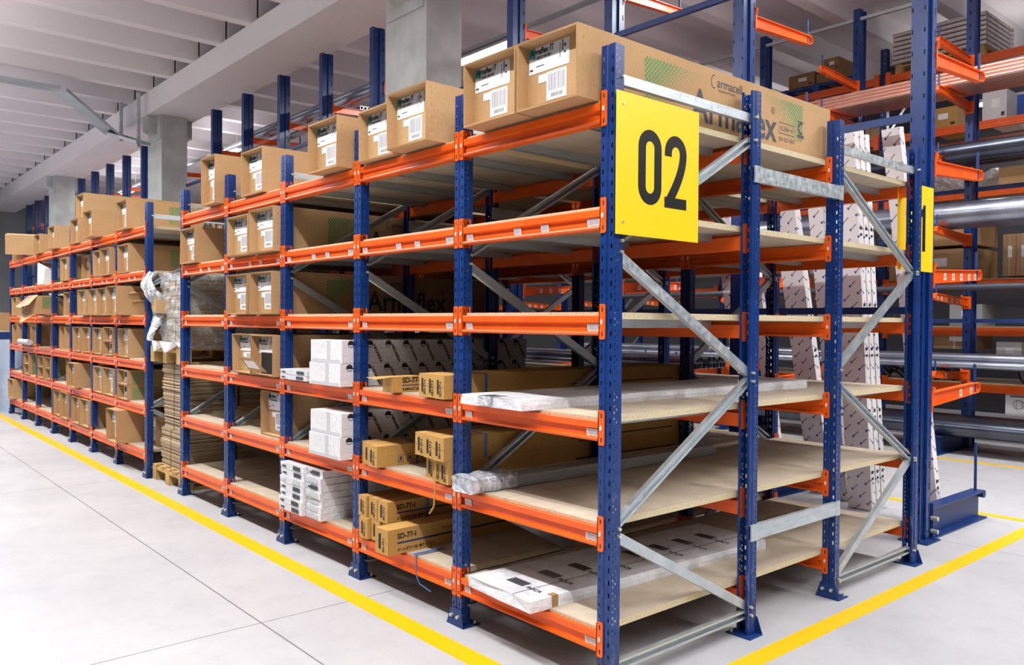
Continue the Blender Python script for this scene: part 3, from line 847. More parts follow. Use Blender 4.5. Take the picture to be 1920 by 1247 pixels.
def flat_pack(name, x, y, z, W_, L_, H_, label, group=None, prints=1):
    t = thing(name, label, 'carton', (x, y, z+.0005), (0, 0, R.uniform(-.006, .006)), group)
    m = MB(); e = .004
    m.hexa([(e, e, 0), (L_, e, 0), (L_, W_-e, 0), (e, W_-e, 0), (0, 0, H_), (L_, 0, H_), (L_, W_, H_), (0, W_, H_)])
    ob('wrapped_body', m.mesh('wrapped_body', WRAP), t)
    if prints:
        p = MB(); p.box(-.0012, 0, .04, .04+.10, H_*.2, H_*.8); p.box(-.0014, 0, W_-.08, W_-.03, H_*.3, H_*.6)
        ob('end_print', p.mesh('end_print', LGREY if R.random() < .6 else GREY), t)
    return t
for s in range(7):
    z = ZS(5)+s*.0445
    flat_pack('flat_white_pack', -.05+R.uniform(-.015, .01), 2.535, z, .325, 1.6, .043, f'flat white wrapped pack number {s+1} up in the left column on the lowest shelf' if False else f'flat white wrapped pack, {["bottom","second","third","middle","fifth","sixth","topmost"][s]} of the left column on the lowest shelf', 'flat white packs')
    flat_pack('flat_white_pack', -.03+R.uniform(-.015, .01), 2.33, z, .20, 1.6, .043, f'flat white wrapped pack, {["bottom","second","third","middle","fifth","sixth","topmost"][s]} of the right column on the lowest shelf', 'flat white packs')
for s in range(2):
    flat_pack('flat_white_pack', -.05, 2.50-.01*s, ZS(3)+.034*s, .38, 1.2, .032, f'thin white pack, {"upper" if s else "lower"} of two beside the white cartons', 'flat white packs')

# ---------------------------------------------------------------- golden duct cartons in the second bay
SDT = text_mb('SD-77-I', .040, .0014)
SDT_s = text_mb('SLIMDUCT SD  ■IVORY', .018, .0008)
SDT_j = text_mb('スリムダクト SD  ■アイボリー', .018, .0008)
SDV = text_mb('SD-77-I', .024, .0008)
def duct(x, y, z, W_, H_, L_, label, side=0, strap=True, end=True, roty=0):
    t = thing('duct_carton', label, 'carton', (x, y, z+.0005), (0, 0, roty), 'golden duct cartons')
    m = MB(); m.box(0, L_, 0, W_, 0, H_); m.box(-.001, .0, .003, W_-.003, H_*.48, H_*.50, 1)
    ob('carton_body', m.mesh('carton_body', [SDCARD, CARDE]), t)
    p = MB()
    if end:
        g = MB(); g.merge(SDV, Matrix.Rotation(PI/2, 4, 'Z'))
        p.merge(g, MX_FRONT, (-.0012, W_*.28, .012))
        p.box(-.001, 0, W_*.55, W_*.72, H_*.2, H_*.8)
    if side:
        p.merge(SDT, MX_SIDE, (.06, -.0008, H_*.60)); p.merge(SDT_s if side == 1 else SDT_j, MX_SIDE, (.06, -.0008, H_*.12))
        p.box(.27, L_-.1, -.0008, 0, H_*.40, H_*.47)
        p.merge(text_mb('Polyvinyl', .02), MX_SIDE, (.36, -.0008, H_*.66))
    else:
        p.box(.9, L_-.1, -.0008, 0, H_*.30, H_*.36); p.merge(SDT_s, MX_SIDE, (.95, -.0008, H_*.12))
    ob('carton_print', p.mesh('carton_print', BLACK), t)
    if side:
        ob('blue_band', MB().box(.06, .27, -.0009, 0, H_*.40, H_*.47).mesh('blue_band', NAVY), t)
    if strap:
        for xx in (.26, 1.05):
            if xx < L_: ob('strap', MB().box(xx, xx+.016, -.002, W_+.002, -.0, H_+.0015).mesh('strap', STRAPB), t)
    return t
z = ZS(3)
duct(-.045, 1.50, z, .10, .085, 1.9, 'golden carton printed SD-77-I with its end flap folded open', 1, False, False)
m = MB(); m.add([(0, 0, 0), (0, .10, 0), (-.09, .13, -.005), (-.09, .03, -.012)], [(0, 1, 2, 3)]); m.box(0, .002, .02, .10, -.08, 0)
o = ob('open_flap', m.mesh('open_flap', [SDCARD]), bpy.data.objects['duct_carton'], (-.001, 0, .085))
for i, y in enumerate((1.03, 1.115, 1.20)):
    duct(-.05+.012*i, y, z, .08, .118, 1.9, f'golden duct carton, {["right","middle","left"][i]} of the three on the fourth shelf')
z = ZS(4)
for i, y in enumerate((1.66, 1.76, 1.845)):
    duct(-.045+.03*i, y, z, .095-(.02 if i == 2 else 0), .118, 1.9, f'golden duct carton, {["right","middle","left"][i]} of three by the post on the fifth shelf', 0, True)
dc = [o for o in bpy.data.objects if o.name.startswith('duct_carton')]
for xx in (.14, .20):
    m = MB(); m.merge(poly_stroke([(xx, .02), (xx+.035, .02), (xx+.035, .06), (xx, .06), (xx, .02)], .003), MX_SIDE, (0, -.001, 0)); m.box(xx+.01, xx+.025, -.001, 0, .03, .05)
    ob('handling_mark', m.mesh('handling_mark', NAVY), dc[4])
for i, y in enumerate((1.03, 1.115, 1.20)):
    duct(-.02+.02*i, y, z, .078, .118, 1.9, f'golden duct carton, {["right","middle","left"][i]} of the lower layer on the fifth shelf')
for i, y in enumerate((1.03, 1.13, 1.23)):
    duct(-.05+.015*i, y, z+.119, .092, .118, 1.9, f'golden duct carton, {["right","middle","left"][i]} of the upper layer on the fifth shelf')
z = ZS(5)
for i, (y, x) in enumerate(((1.60, .01), (1.70, .0), (1.80, -.02))):
    duct(x, y, z, .09, .118, 1.9, f'golden duct carton, {["right","middle","left"][i]} of the lower layer on the lowest shelf', 2 if i == 0 else 0)
for i, (y, x) in enumerate(((1.62, .0), (1.73, .0), (1.83, -.01))):
    duct(x, y, z+.12, .10 if i == 0 else .085, .118, 1.9, f'golden duct carton, {["right","middle","left"][i]} of the upper layer on the lowest shelf', 2 if i == 0 else 0)
t = duct(-.11, 1.44, z, .12, .135, 1.9, 'golden duct carton pulled forward and printed SD-77-I on the lowest shelf', 2, False, True, .03)
m = MB(); m.path([(.02, 1.36, z+.012), (-.006, 1.33, z+.012), (-.008, 1.325, z-.09), (-.004, 1.30, z-.13), (.02, 1.23, z-.16)], .003); m.box(.0, .2, 1.35, 1.365, z+.008, z+.012)
tag(ob('loose_strap', m.mesh('loose_strap', STRAPB)), 'loose blue plastic strap hanging off the lowest shelf', 'strap')
m = MB(); m.path([(-.03, 1.12, ZS(4)+.12), (-.035, 1.12, ZS(4)-.02), (-.035, 1.13, ZS(4)-.12), (-.04, 1.16, ZS(4)-.16)], .0045)
tag(ob('torn_cardboard_strip', m.mesh('torn_cardboard_strip', SDCARD)), 'torn cardboard strip dangling from the fifth shelf beside the blue post', 'strip')

# ---------------------------------------------------------------- packs in the corner bay
def long_pack(label, x, y, z, W_, H_, L_, rot, groups, name='wrapped_flat_pack'):
    t = thing(name, label, 'pack', (x, y, z+.0005), (0, 0, rot))
    m = MB(); n = 9; sec = 12
    # softly crumpled sleeve: rings along the length
    rings = []
    for i in range(n+1):
        xx = L_*(i/n)**1.6
        ring = []
        for (a, b) in ((0, 0), (.5, -.02), (1, 0), (1.0, .5), (1, 1), (.66, 1.03), (.33, 1.02), (0, 1), (-.005, .5)):
            ring.append((xx+R.uniform(-.006, .006)*(i == 0), a*W_+R.uniform(-.003, .003), b*H_+R.uniform(-.002, .002) if b > 0 else 0))
        rings.append(ring)
    k = len(rings[0])
    vs = [p for r in rings for p in r]
    m.add(vs, [(i*k+j, i*k+(j+1) % k, (i+1)*k+(j+1) % k, (i+1)*k+j) for i in range(n) for j in range(k)]+[tuple(range(k))[::-1], tuple(range(n*k, n*k+k))])
    ob('wrapped_body', m.mesh('wrapped_body', WRAP), t)
    return t
t = long_pack('flat white pack with black printed film on the fourth shelf, corner bay', -.10, .40, ZS(3), .44, .045, 2.25, -.03, 1)
p = MB(); p.box(-.008, .09, .20, .30, .046, .0478); p.box(-.009, -.006, .20, .30, .004, .046)
ob('printed_film', p.mesh('printed_film', FOIL), t)
p = MB(); 
for i in range(7): p.box(.0+.0, .06, .205+.013*i, .212+.013*i, .0479, .0482)
ob('black_print', p.mesh('black_print', BLACK), t)
t = long_pack('flat white pack with rows of grey print on the lowest shelf, corner bay', -.10, .33, ZS(5), .46, .05, 1.68, -.05, 1)
p = MB()
for i in range(8):
    p.merge(text_mb('ROCA', .035, .001), Matrix.Rotation(-PI/2, 4, 'Z') @ Matrix.Identity(4), (.10+.19*i, .16, .054))
    for j in range(5): p.box(.10+.19*i+.012*j, .107+.19*i+.012*j, .18, .30, .0535, .054)
p.box(.0, 1.6, .125, .128, .0535, .054)
ob('black_print', p.mesh('black_print', GREY), t)
p = MB(); p.box(.12, .155, -.003, .0, .004, .05); p.box(.12, .155, -.003, .03, .0525, .054)
ob('brown_tape', p.mesh('brown_tape', CARDE), t)
t = thing('wrapped_profile_bundle', 'metal profiles with crumpled clear film over the end on the fifth shelf', 'profiles', (-.05, .78, ZS(4)+.0005), (0, 0, -.01))
m = MB(); 
for i in range(2): m.box(.12, 1.9, .005+.075*i, .072+.075*i, .003, .058)
ob('metal_profile', m.mesh('metal_profile', GALV), t)
m = MB()
rings = []
for i in range(9):
    xx = -.02+.28*i/8; s = 1+.10*math.sin(i*1.9)
    rings.append([(xx+R.uniform(-.008, .008), .075+.084*s*(abs(math.cos(a))**.4*(1 if math.cos(a) > 0 else -1))*(1.0+.05*R.uniform(-1, 1)), max(0.0, .036+.040*s*(abs(math.sin(a))**.4*(1 if math.sin(a) > 0 else -1))*(1.0+.06*R.uniform(-1, 1)))) for a in [2*PI*j/14 for j in range(14)]])
vs = [p for r in rings for p in r]
m.add(vs, [(i*14+j, i*14+(j+1) % 14, (i+1)*14+(j+1) % 14, (i+1)*14+j) for i in range(8) for j in range(14)]+[tuple(range(14))[::-1]])
ob('clear_film', m.mesh('clear_film', FOIL), t)
# offcuts on the shelves of the fifth bay
tag(ob('board_offcut', MB().box(.25, 1.0, 4.3, 4.85, ZS(4)+.001, ZS(4)+.022).mesh('board_offcut', BOARD)), 'pale board offcut lying deep on the fifth shelf of the fifth bay', 'board')
tag(ob('board_offcut', MB().box(.45, 1.3, 4.2, 4.80, ZS(4)+.0235, ZS(4)+.055).mesh('board_offcut', CARD)), 'brown offcut resting on the pale board, fifth shelf', 'board')
m = MB(); m.hexa([(0, 0, 0), (.10, 0, 0), (.10, .10, 0), (0, .10, 0), (.02, .01, .05), (.08, .02, .06), (.07, .08, .05), (.02, .09, .055)])
tag(ob('crumpled_paper', m.mesh('crumpled_paper', CARD2), None, (.06, 3.97, ZS(3))), 'small crumpled beige paper on the fourth shelf by the post', 'paper')

# ---------------------------------------------------------------- pallets of flattened cartons in the gap bay
def pallet(name, x, y, z, L_, W_, label, mat=WOOD, along='x', group=None):
    t = thing(name, label, 'pallet', (x, y, z), group=group)
    d = MB()
    nb = 5
    for i in range(nb):
        a = i*(W_-.10)/(nb-1); d.box(0, L_, a, a+.10, .120, .144)
    ob('deck_boards', d.mesh('deck_boards', mat), t)
    b = MB()
    for xx in (0, L_/2-.05, L_-.10): b.box(xx, xx+.10, 0, W_, .098, .120)
    for yy in (0, W_/2-.05, W_-.10): b.box(0, L_, yy, yy+.10, 0, .020)
    ob('bearer_boards', b.mesh('bearer_boards', mat), t)
    for xx in (0, L_/2-.05, L_-.10):
        for yy in (0, W_/2-.05, W_-.10):
            ob('block', MB().box(xx, xx+.10, yy, yy+.10, .020, .098).mesh('block', mat), t)
    return t
pallet('wooden_pallet', .04, 5.0, 0, 1.2, .8, 'wooden pallet on the floor under the strapped flattened cartons')
def bundle(x, y, z, L_, W_, H_, label, n, name='flattened_carton_bundle'):
    t = thing(name, label, 'cartons', (x, y, z))
    m = MB(); h = H_/n
    sh = 0
    for i in range(n):
        sh += R.uniform(-.004, .004); sx = R.uniform(-.008, .008)+sh
        m.box(sx, L_+sx, R.uniform(-.006, .006), W_+R.uniform(-.006, .006), i*h+.0006, (i+1)*h-.0006)
    ob('flattened_sheets', m.mesh('flattened_sheets', CORR), t)
    s = MB(); e = .012
    s.box(-.03, L_+.03, W_*.45, W_*.45+.006, H_, H_+.004); s.box(-.030, -.027, W_*.45, W_*.45+.006, 0, H_)
    s.box(L_*.4, L_*.4+.012, -.014, -.012, 0, H_)
    ob('binding_strap', s.mesh('binding_strap', BLACKP), t)
    return t
bundle(.08, 5.03, .145, 1.1, .66, .36, 'lower bundle of flattened brown cartons on the floor pallet', 26)
bundle(.11, 5.05, .505, 1.1, .62, .60, 'tall upper bundle of flattened brown cartons on the floor pallet', 42)
pallet('wooden_pallet', .02, 5.0, 1.11, 1.2, .8, 'wooden pallet resting on top of the stacked flattened cartons')
UB = bundle(.10, 5.0, 1.256, 1.0, .60, .60, 'film wrapped bundle of folded cartons on the upper pallet', 34)
# stretch film
def film_sheet(pts_fn, nu, nv, mat, name, label, cat):
    m = MB(); vs = []
    for i in range(nu+1):
        for j in range(nv+1): vs.append(pts_fn(i/nu, j/nv))
    m.add(vs, [(i*(nv+1)+j, (i+1)*(nv+1)+j, (i+1)*(nv+1)+j+1, i*(nv+1)+j+1) for i in range(nu) for j in range(nv)], 0, True)
    o = ob(name, m.mesh(name, mat), UB, -UB.location); o['label'] = label; return o
def f1(u, v):
    # wraps the left, front and near faces of the upper bundle
    per = [(1.15, 5.66), (.06, 5.66), (.06, 4.965), (1.15, 4.965)]
    a = u*3; i = min(2, int(a)); q = a-i
    x = per[i][0]*(1-q)+per[i+1][0]*q; y = per[i][1]*(1-q)+per[i+1][1]*q
    w_ = .012*math.sin(u*60+v*9)+.01*math.sin(v*40+u*25)
    return (x-.0+w_ if i == 1 else x, y+(w_ if i != 1 else 0), 1.25+.68*v+.01*math.sin(u*50))
film_sheet(f1, 90, 24, FILM, 'stretch_film', 'clear stretch film around the folded cartons on the upper pallet', 'film')
def f2(u, v):
    x = -.02-.05*math.sin(v*7)+.03*math.sin(u*30+v*12)
    return (x+.02*u, 5.70-.16*u+.05*math.sin(v*11)-.03*v, 1.93-.62*v*(1-.25*u)+.02*math.sin(u*22+v*3))
film_sheet(f2, 14, 40, FILMD, 'loose_film', 'loose white plastic film hanging in tatters from the wrapped pallet', 'film')
def f3(u, v):
    return (.0+.10*v-.06*math.sin(u*3.1)*(1-v), 4.98+.74*u, 1.262+.05*math.sin(u*17)*(1-v)+.03*v)
film_sheet(f3, 30, 6, FILMD, 'loose_film', 'crumpled white film gathered along the upper pallet edge', 'film')
m = MB()
for i in range(5): m.box(-.03+.004*i, .25, 5.50+.035*i, 5.53+.035*i, 1.56+.01*i, 1.70-.012*i)
tag(ob('folded_carton_sheets', m.mesh('folded_carton_sheets', CARD2)), 'pale folded carton sheets poking out of the torn film', 'cartons')

# wrapped load at the far left end
t = thing('wrapped_load', 'load under pale blue wrinkled plastic sheet at the far left end', 'load', (-.35, 13.2, 0))
def f4(u, v):
    return None
m = MB(); vs = []; nu, nv = 60, 24
for i in range(nu+1):
    for j in range(nv+1):
        u = i/nu; v = j/nv
        if u < .5: x, y = -.75+.02*math.sin(u*90+v*30)*(1-v), 1.0-2*u*1.0
        else: x, y = -.75+(u-.5)*2*1.9, 0+.02*math.sin(u*130+v*25)
        b = .04*math.sin(u*70)*(1-v)
        vs.append((x-b*(u < .5), y-b*(u >= .5)+(-.06*(1-v) if u >= .5 else 0), 1.16*v))
m.add(vs, [(i*(nv+1)+j, (i+1)*(nv+1)+j, (i+1)*(nv+1)+j+1, i*(nv+1)+j+1) for i in range(nu) for j in range(nv)], 0, True)
m.box(-.74, 1.14, .01, .99, 1.155, 1.165)
ob('plastic_sheet', m.mesh('plastic_sheet', simple('pale_blue_sheet', srgb(200, 216, 238), .35, 0, srgb(184, 202, 228), 4, .3)), t)
tag(ob('large_carton', MB().box(-1.1, .9, 13.25, 14.2, 1.32, 1.60).mesh('large_carton', CARD)), 'wide brown carton on boards above the plastic covered load', 'carton')
m = MB(); m.box(-1.2, 1.0, 13.2, 14.2, 1.285, 1.315); m.box(-1.2, 1.0, 13.2, 13.25, 1.17, 1.285, 1)
tag(ob('board_shelf', m.mesh('board_shelf', [BOARD, BLUE2])), 'board shelf carried above the plastic covered load', 'shelf')

# ---------------------------------------------------------------- cantilever racks
def cant_column_mesh(H):
    m = MB(); z0 = .0
    m.box(0, .006, -.05, .05, 0, H); m.box(.006, .10, -.03, .03, 0, H); m.box(.10, .115, -.05, .05, 0, H)
    m.box(.115, .18, -.045, .045, 0, H)
    n = int((H-.2)/.15)
    for i in range(n):
        z = .2+i*.15
        m.box(.150, .162, -.0458, -.0448, z, z+.05, 1); m.box(-.0008, .001, -.045, -.036, z, z+.03, 1); m.box(-.0008, .001, .036, .045, z, z+.03, 1)
        m.box(.178, .1808, -.008, .008, z, z+.05, 1)
    return m
def cant_arm_mesh(L_):
    """I section arm with rounded tip, from x=0 to L_, rising slightly"""
    m = MB()
    r = .055; s = L_*.052
    def fl(z0, z1, z2, z3):
        m.hexa([(0, -.026, z0), (L_-.03, -.026, z1), (L_-.03, .026, z1), (0, .026, z0), (0, -.026, z2), (L_-.03, -.026, z3), (L_-.03, .026, z3), (0, .026, z2)])
    fl(.094, s+.084, .100, s+.090); fl(0, s+.010, .006, s+.016)
    m.hexa([(0, -.004, .006), (L_-.03, -.004, s+.016), (L_-.03, .004, s+.016), (0, .004, .006), (0, -.004, .094), (L_-.03, -.004, s+.084), (L_-.03, .004, s+.084), (0, .004, .094)])
    m.extrude([(-.026, 0), (.026, 0), (.026, .005), (-.026, .005)], (L_-.03, 0, s+.087), (L_, 0, s+.066)); m.extrude([(-.026, 0), (.026, 0), (.026, .005), (-.026, .005)], (L_, 0, s+.066), (L_, 0, s+.034), (1, 0, 0))
    m.extrude([(-.026, 0), (.026, 0), (.026, .005), (-.026, .005)], (L_, 0, s+.034), (L_-.03, 0, s+.010))
    m.box(-.012, .006, -.052, .052, -.03, .125)
    m.tube((.0, -.056, .145), (.0, -.045, .10), .014, 6)
    return m
ARM = cant_arm_mesh(.95).mesh('arm', ORANGE)
PIN = MB().tube((0, 0, -.10), (0, 0, .12), .011, 8).mesh('stop_pin', BLUE2)
COL1 = cant_column_mesh(5.47).mesh('column', [BLUE, DARK]); COL2 = cant_column_mesh(5.78).mesh('column', [BLUE, DARK])
ALAB = MB().box(-.022, .022, -.0006, 0, 0, .05)
for i in range(4): ALAB.box(-.014+.008*i, -.010+.008*i, -.0009, -.0006, .012, .042, 1)
ALAB = ALAB.mesh('barcode_label', [PAPER, GREY])
def base_mb(L_):
    m = MB()
    m.box(0, L_, -.07, .07, 0, .012); m.box(0, L_, -.05, .05, .20, .212); m.box(0, L_, -.006, .006, .012, .20)
    m.box(-.006, .006, -.06, .06, .0, .25); m.tube((L_, -.05, .185), (L_, .05, .185), .03, 10)
    for z in (.06, .15): m.tube((-.02, -.052, z), (-.02, -.10, z), .016, 8, 1)
    return m
BASE = base_mb(.98).mesh('base_beam', [BLUE2, BOLT])
ROWF = MB(); ROWF.box(-.02, .20, -.11, .09, 0, .010)
ROWF = ROWF.mesh('foot_plate', BLUE2)
YC = [.20+1.435*k for k in range(0, 22)]
def blocked(y, ys): return any(a-.15 < y < a+.86+.15 for a in ys)
def cantilever(label, x, ys, zs, sgn, col, H, labels_on=(), pins=True, first_label=True):
    t = thing('cantilever_rack', label, 'rack', (x, 0, 0))
    rot = 0 if sgn > 0 else PI
    for y in ys:
        c = ob('column', col, t, (0, y, 0), (0, 0, rot)); ob('foot_plate', ROWF, c)
        b = ob('base_beam', BASE, t, (sgn*.20, y, 0), (0, 0, rot)); q = ob('stop_pin', PIN, b, (.93, 0, .37)); q.scale.z = 1.8
        for iz, z in enumerate(zs):
            a = ob('arm', ARM, t, (sgn*.185, y, z-.10), (0, 0, rot)); ob('stop_pin', PIN, a, (.90, 0, .16))
            if iz in labels_on:
                if sgn > 0:
                    for xx in ((.30, .45, .60, .75, .87) if iz else (.62, .82)):
                        ob('barcode_label', ALAB, a, (xx, -.0048, .028+xx*.03))
                else:
                    for xx in ((.30, .45, .60, .75, .87) if iz else (.6,)): ob('barcode_label', ALAB, a, (xx, .0048, .028+xx*.03), (0, 0, PI))
    ys = sorted(ys)
    for a, b in zip(ys, ys[1:]):
        for z in (1.575, 2.92, 4.20) if sgn > 0 else (1.53, 3.15):
            m = MB(); m.box(sgn*.03, sgn*.07, a+.05, b-.05, z, z+.05) if sgn > 0 else m.box(-.07, -.03, a+.05, b-.05, z, z+.05)
            ob('tie_rail', m.mesh('tie_rail', BLUE2), t)
    return t
row1 = [y for y in YC if y > 0 and not blocked(y, col_y)]
cantilever('tall blue cantilever rack with empty orange arms right behind the shelving', 3.34, row1, (1.02, 1.89, 2.66, 3.42, 4.07, 4.72), 1, COL1, 5.43, (0, 1))
row2 = [1.69+1.435*k for k in range(-3, 9)]
cantilever('blue cantilever rack across the aisle carrying copper and steel pipes', 8.53, row2, (.93, 1.83, 2.60, 3.42, 4.22, 4.78), -1, COL2, 5.78, (0, 1))
m = MB()
m.box(8.36, 8.40, -2.6, 13, 5.62, 5.66)
tag(ob('top_tie_bar', m.mesh('top_tie_bar', GALV)), 'thin galvanised bar joining the column tops of the far cantilever rack', 'bar')

# ---- pipes
PB = {}
def pipes(name, label, x, y0, y1, z, r, n, rows, mat, group=None, dx=0, wall=None, cat='pipe'):
    """a layer stack of single pipes, every pipe its own object"""
    key = (round(r, 4), round(y1-y0, 2), mat.name)
    if key not in PB:
        PB[key] = MB().pipe((0, 0, 0), (0, y1-y0, 0), r, wall or r*.12, 14).mesh('pipe', mat)
    for k in range(rows):
        for i in range(n-k):
            o = ob(name, PB[key], None, (x+(i+k*.5)*2.02*r, y0+R.uniform(-.03, .03), z+r+k*r*1.76))
            tag(o, label, cat, group)
ZA1 = [z+.012 for z in (1.02, 1.89, 2.66, 3.42, 4.07, 4.72)]
# row 1 (behind the shelving)
pipes('steel_pipe', 'steel pipe in the triangle of three on a high arm behind the cartons', 3.72, 7.95, 12.5, 4.77, .052, 2, 2, STEEL, 'three high steel pipes')
pipes('steel_pipe', 'thin steel pipe on the high arms left of the three piled pipes', 4.1, 8.9, 14.0, 4.79, .03, 3, 1, STEEL, 'thin high steel pipes')
pipes('black_pipe', 'black pipe resting on labelled orange arms seen through the shelving', 3.68, 2.0, 7.8, 1.945, .045, 6, 1, BLACKP, 'black pipes behind the shelving')
pipes('galvanised_pipe', 'bright galvanised pipe low behind the shelving', 3.68, 2.3, 8.2, 1.08, .03, 9, 2, STEEL, 'low galvanised pipes')
pipes('grey_pipe', 'dark grey pipe behind the shelving at middle height', 3.70, 3.3, 9.0, 2.73, .06, 4, 1, PVCG, 'dark grey pipes')
# row 2
pipes('copper_pipe', 'long copper pipe in the shining bundle on the far cantilever arms', 7.62, -1.9, 5.4, 4.27, .028, 11, 4, COPPER, 'copper pipes on the far arms')
pipes('large_steel_pipe', 'thick steel pipe below the copper bundle', 7.62, -1.9, 6.8, 3.39, .105, 3, 1, STEELD, 'thick steel pipes below the copper')
pipes('large_steel_pipe', 'very thick steel pipe at sign height on the far cantilever arms', 7.62, -1.9, 6.8, 2.64, .14, 2, 1, STEEL, 'very thick steel pipes')
pipes('steel_tube', 'slim steel tube just above the labelled far arms', 7.65, -1.9, 7.0, 1.905, .035, 5, 1, PVCG, 'slim steel tubes')
pipes('galvanised_pipe', 'bright galvanised pipe in the waist high bundle of the far cantilever rack', 7.64, -1.9, 7.5, 1.00, .045, 5, 2, STEEL, 'waist high galvanised pipes')
pipes('heavy_pipe', 'heavy dark steel pipe lying low on the far cantilever base', 7.62, -1.9, 7.5, .215, .10, 4, 1, STEELD, 'heavy pipes on the base beams')

# ---- leaning printed profile packs
def leaning(x0, y0, x1, y1, L_, wy, tx_, label):
    """box leaning from its base (x0,y0,0) towards (x1,y1,z)"""
    top_z = math.sqrt(max(.1, L_*L_-(x1-x0)**2-(y1-y0)**2))
    d = Vector((x1-x0, y1-y0, top_z)).normalized()
    yv = Vector((0, 1, 0)); yv = (yv-d*yv.dot(d)).normalized(); xv = yv.cross(d)
    M_ = Matrix((( xv.x, yv.x, d.x, x0), (xv.y, yv.y, d.y, y0), (xv.z, yv.z, d.z, .004), (0, 0, 0, 1)))
    m = MB(); m.box(0, tx_, 0, wy, 0, L_)
    o = ob('profile_pack', None); o.matrix_world = M_
    tag(o, label, 'pack', 'white printed packs leaning behind the shelving')
    ob('wrapped_body', m.mesh('wrapped_body', PWRAP), o)
    p = MB()
    for z in (.25, .75, 1.25, 1.6, 2.2): p.box(tx_*.25, tx_*.7, -.001, 0, z, z+.02); p.box(tx_*.25, tx_*.7, -.001, 0, z+.05, z+.075)
    ob('edge_marks', p.mesh('edge_marks', BLACK), o)
    return o
leaning(4.02, .80, 3.60, .78, 3.02, .20, .075, 'white leaning pack with blue print, front of the right group')
leaning(4.11, .80, 3.69, .78, 3.02, .16, .07, 'white leaning pack with blue print, second of the right group')
leaning(4.20, .80, 3.78, .78, 3.0, .16, .07, 'white leaning pack with blue print, third of the right group')
leaning(4.22, 1.10, 3.62, 1.08, 2.85, .12, .06, 'white leaning pack between the right and middle groups')
leaning(4.36, 1.32, 3.64, 1.32, 2.75, .20, .08, 'broad white leaning pack of the middle group')
leaning(4.40, 1.80, 3.66, 1.72, 2.7, .10, .05, 'narrow white leaning pack left of the middle group')
leaning(4.05, .30, 3.60, .44, 2.98, .13, .075, 'white leaning pack alone just behind the tall blue column')
leaning(4.40, 2.05, 3.70, 1.98, 2.75, .16, .05, 'white leaning pack seen far left between the posts')

# ---------------------------------------------------------------- far pallet rack with goods
XR = 9.7
pr = thing('pallet_rack', 'orange and blue pallet rack with palletised goods behind the copper pipes', 'rack', (XR, 0, 0))
PUPR = MB()
holed(PUPR, (0, -.05, 0), (0, 1, 0), (0, 0, 1), .10, 5.6, [(.028, .038, .04, .075, .028), (.062, .072, .04, .075, .028)])
PUPR.add([(0, -.05, 0), (.09, -.05, 0), (.09, -.05, 5.6), (0, -.05, 5.6)], [(0, 1, 2, 3)]); PUPR.add([(0, .05, 0), (.09, .05, 0), (.09, .05, 5.6), (0, .05, 5.6)], [(0, 1, 2, 3)])
PUPR = PUPR.mesh('upright', BLUE)
LV = (.70, 1.47, 2.12, 3.36, 4.28, 5.18)
for y in (-2.25, .56, 3.37, 6.18, 8.99):
    for x in (0, 1.1): ob('upright', PUPR, pr, (x, y, 0))
    m = MB()
    for i in range(5): m.extrude([(-.02, -.01), (.02, -.01), (.02, .01), (-.02, .01)], (.09, y, .3+i*1.0), (1.1, y, 1.2+i*1.0 if i % 2 else .3+i*1.0+.9), (0, 1, 0))
    ob('frame_bracing', m.mesh('frame_bracing', GALV), pr)
    if y < 8:
        PBM = MB().box(-.045, .0, .06, 2.75, 0, .11)
        for i in (.03, .07): PBM.box(-.049, -.045, .06, 2.75, i, i+.012)
        PBM.box(-.05, .0, .05, .12, -.06, .16); PBM.box(-.05, .0, 2.69, 2.76, -.06, .16)
        me = PBM.mesh('pallet_beam', ORANGE)
        for z in LV:
            for x in (0, 1.13): ob('pallet_beam', me, pr, (x, y, z-.11))
for z in (.70, 1.47, 2.12):
    for y in (-2.2, .62, 3.42):
        ob('deck_board', MB().box(.0, 1.1, 0, 2.66, 0, .02).mesh('deck_board', BOARD), pr, (0, y, z))
def goods(name, label, cat, x, y, z, dx, dy, dz, mat, extra=None, group=None):
    t = thing(name, label, cat, (x, y, z+.001), group=group)
    m = MB(); m.box(0, dx, 0, dy, 0, dz)
    ob('carton_body', m.mesh('carton_body', mat), t)
    p = MB(); p.box(-.0015, 0, dy*.3, dy*.62, dz*.45, dz*.72)
    ob('carton_label', p.mesh('carton_label', PAPER), t)
    p = MB(); p.box(-.0012, .0, dy*.48, dy*.53, 0, dz) if extra == 'tape' else p.box(-.0012, 0, dy*.08, dy*.22, dz*.15, dz*.28)
    ob('carton_print', p.mesh('carton_print', LGREY if extra == 'tape' else GREY), t)
    return t
# top level: sacks on a pallet, brown cartons on a blue pallet
pallet('wooden_pallet', XR+.0, 2.0, 5.18, 1.0, 1.2, 'wooden pallet high up under the grey stacked sacks')
def sack_pile(x, y, z, n):
    for i in range(n):
        m = MB(); h = .062
        rings = []
        nx = 10
        for a in range(nx+1):
            q = a/nx; hh = h*(.55+.45*math.sin(PI*min(1, max(0, q)))**.4)
            rings.append([(1.0*q, -.02 if b in (0, 3) else 1.22, (hh if b in (2, 3) else 0)) for b in (0, 1, 2, 3)])
        m.box(0, 1.0, 0, 1.2, .008, h-.012); 
        m.extrude([(-.5, -.02), (.5, -.02), (.52, 0), (.5, .02), (-.5, .02), (-.52, 0)], (.5, -.03, h/2), (.5, 1.23, h/2))
        m.tube((-.01, -.03, h*.5), (-.01, 1.23, h*.5), .028, 8); m.tube((1.01, -.03, h*.5), (1.01, 1.23, h*.5), .028, 8)
        tag(ob('sack_layer', m.mesh('sack_layer', BAG), None, (x, y, z+i*.066)), f'pale grey flat sack, {["lowest","second","third","fourth","fifth","sixth","topmost"][i]} of the pile on the highest pallet', 'sack', 'grey sacks on the high pallet')
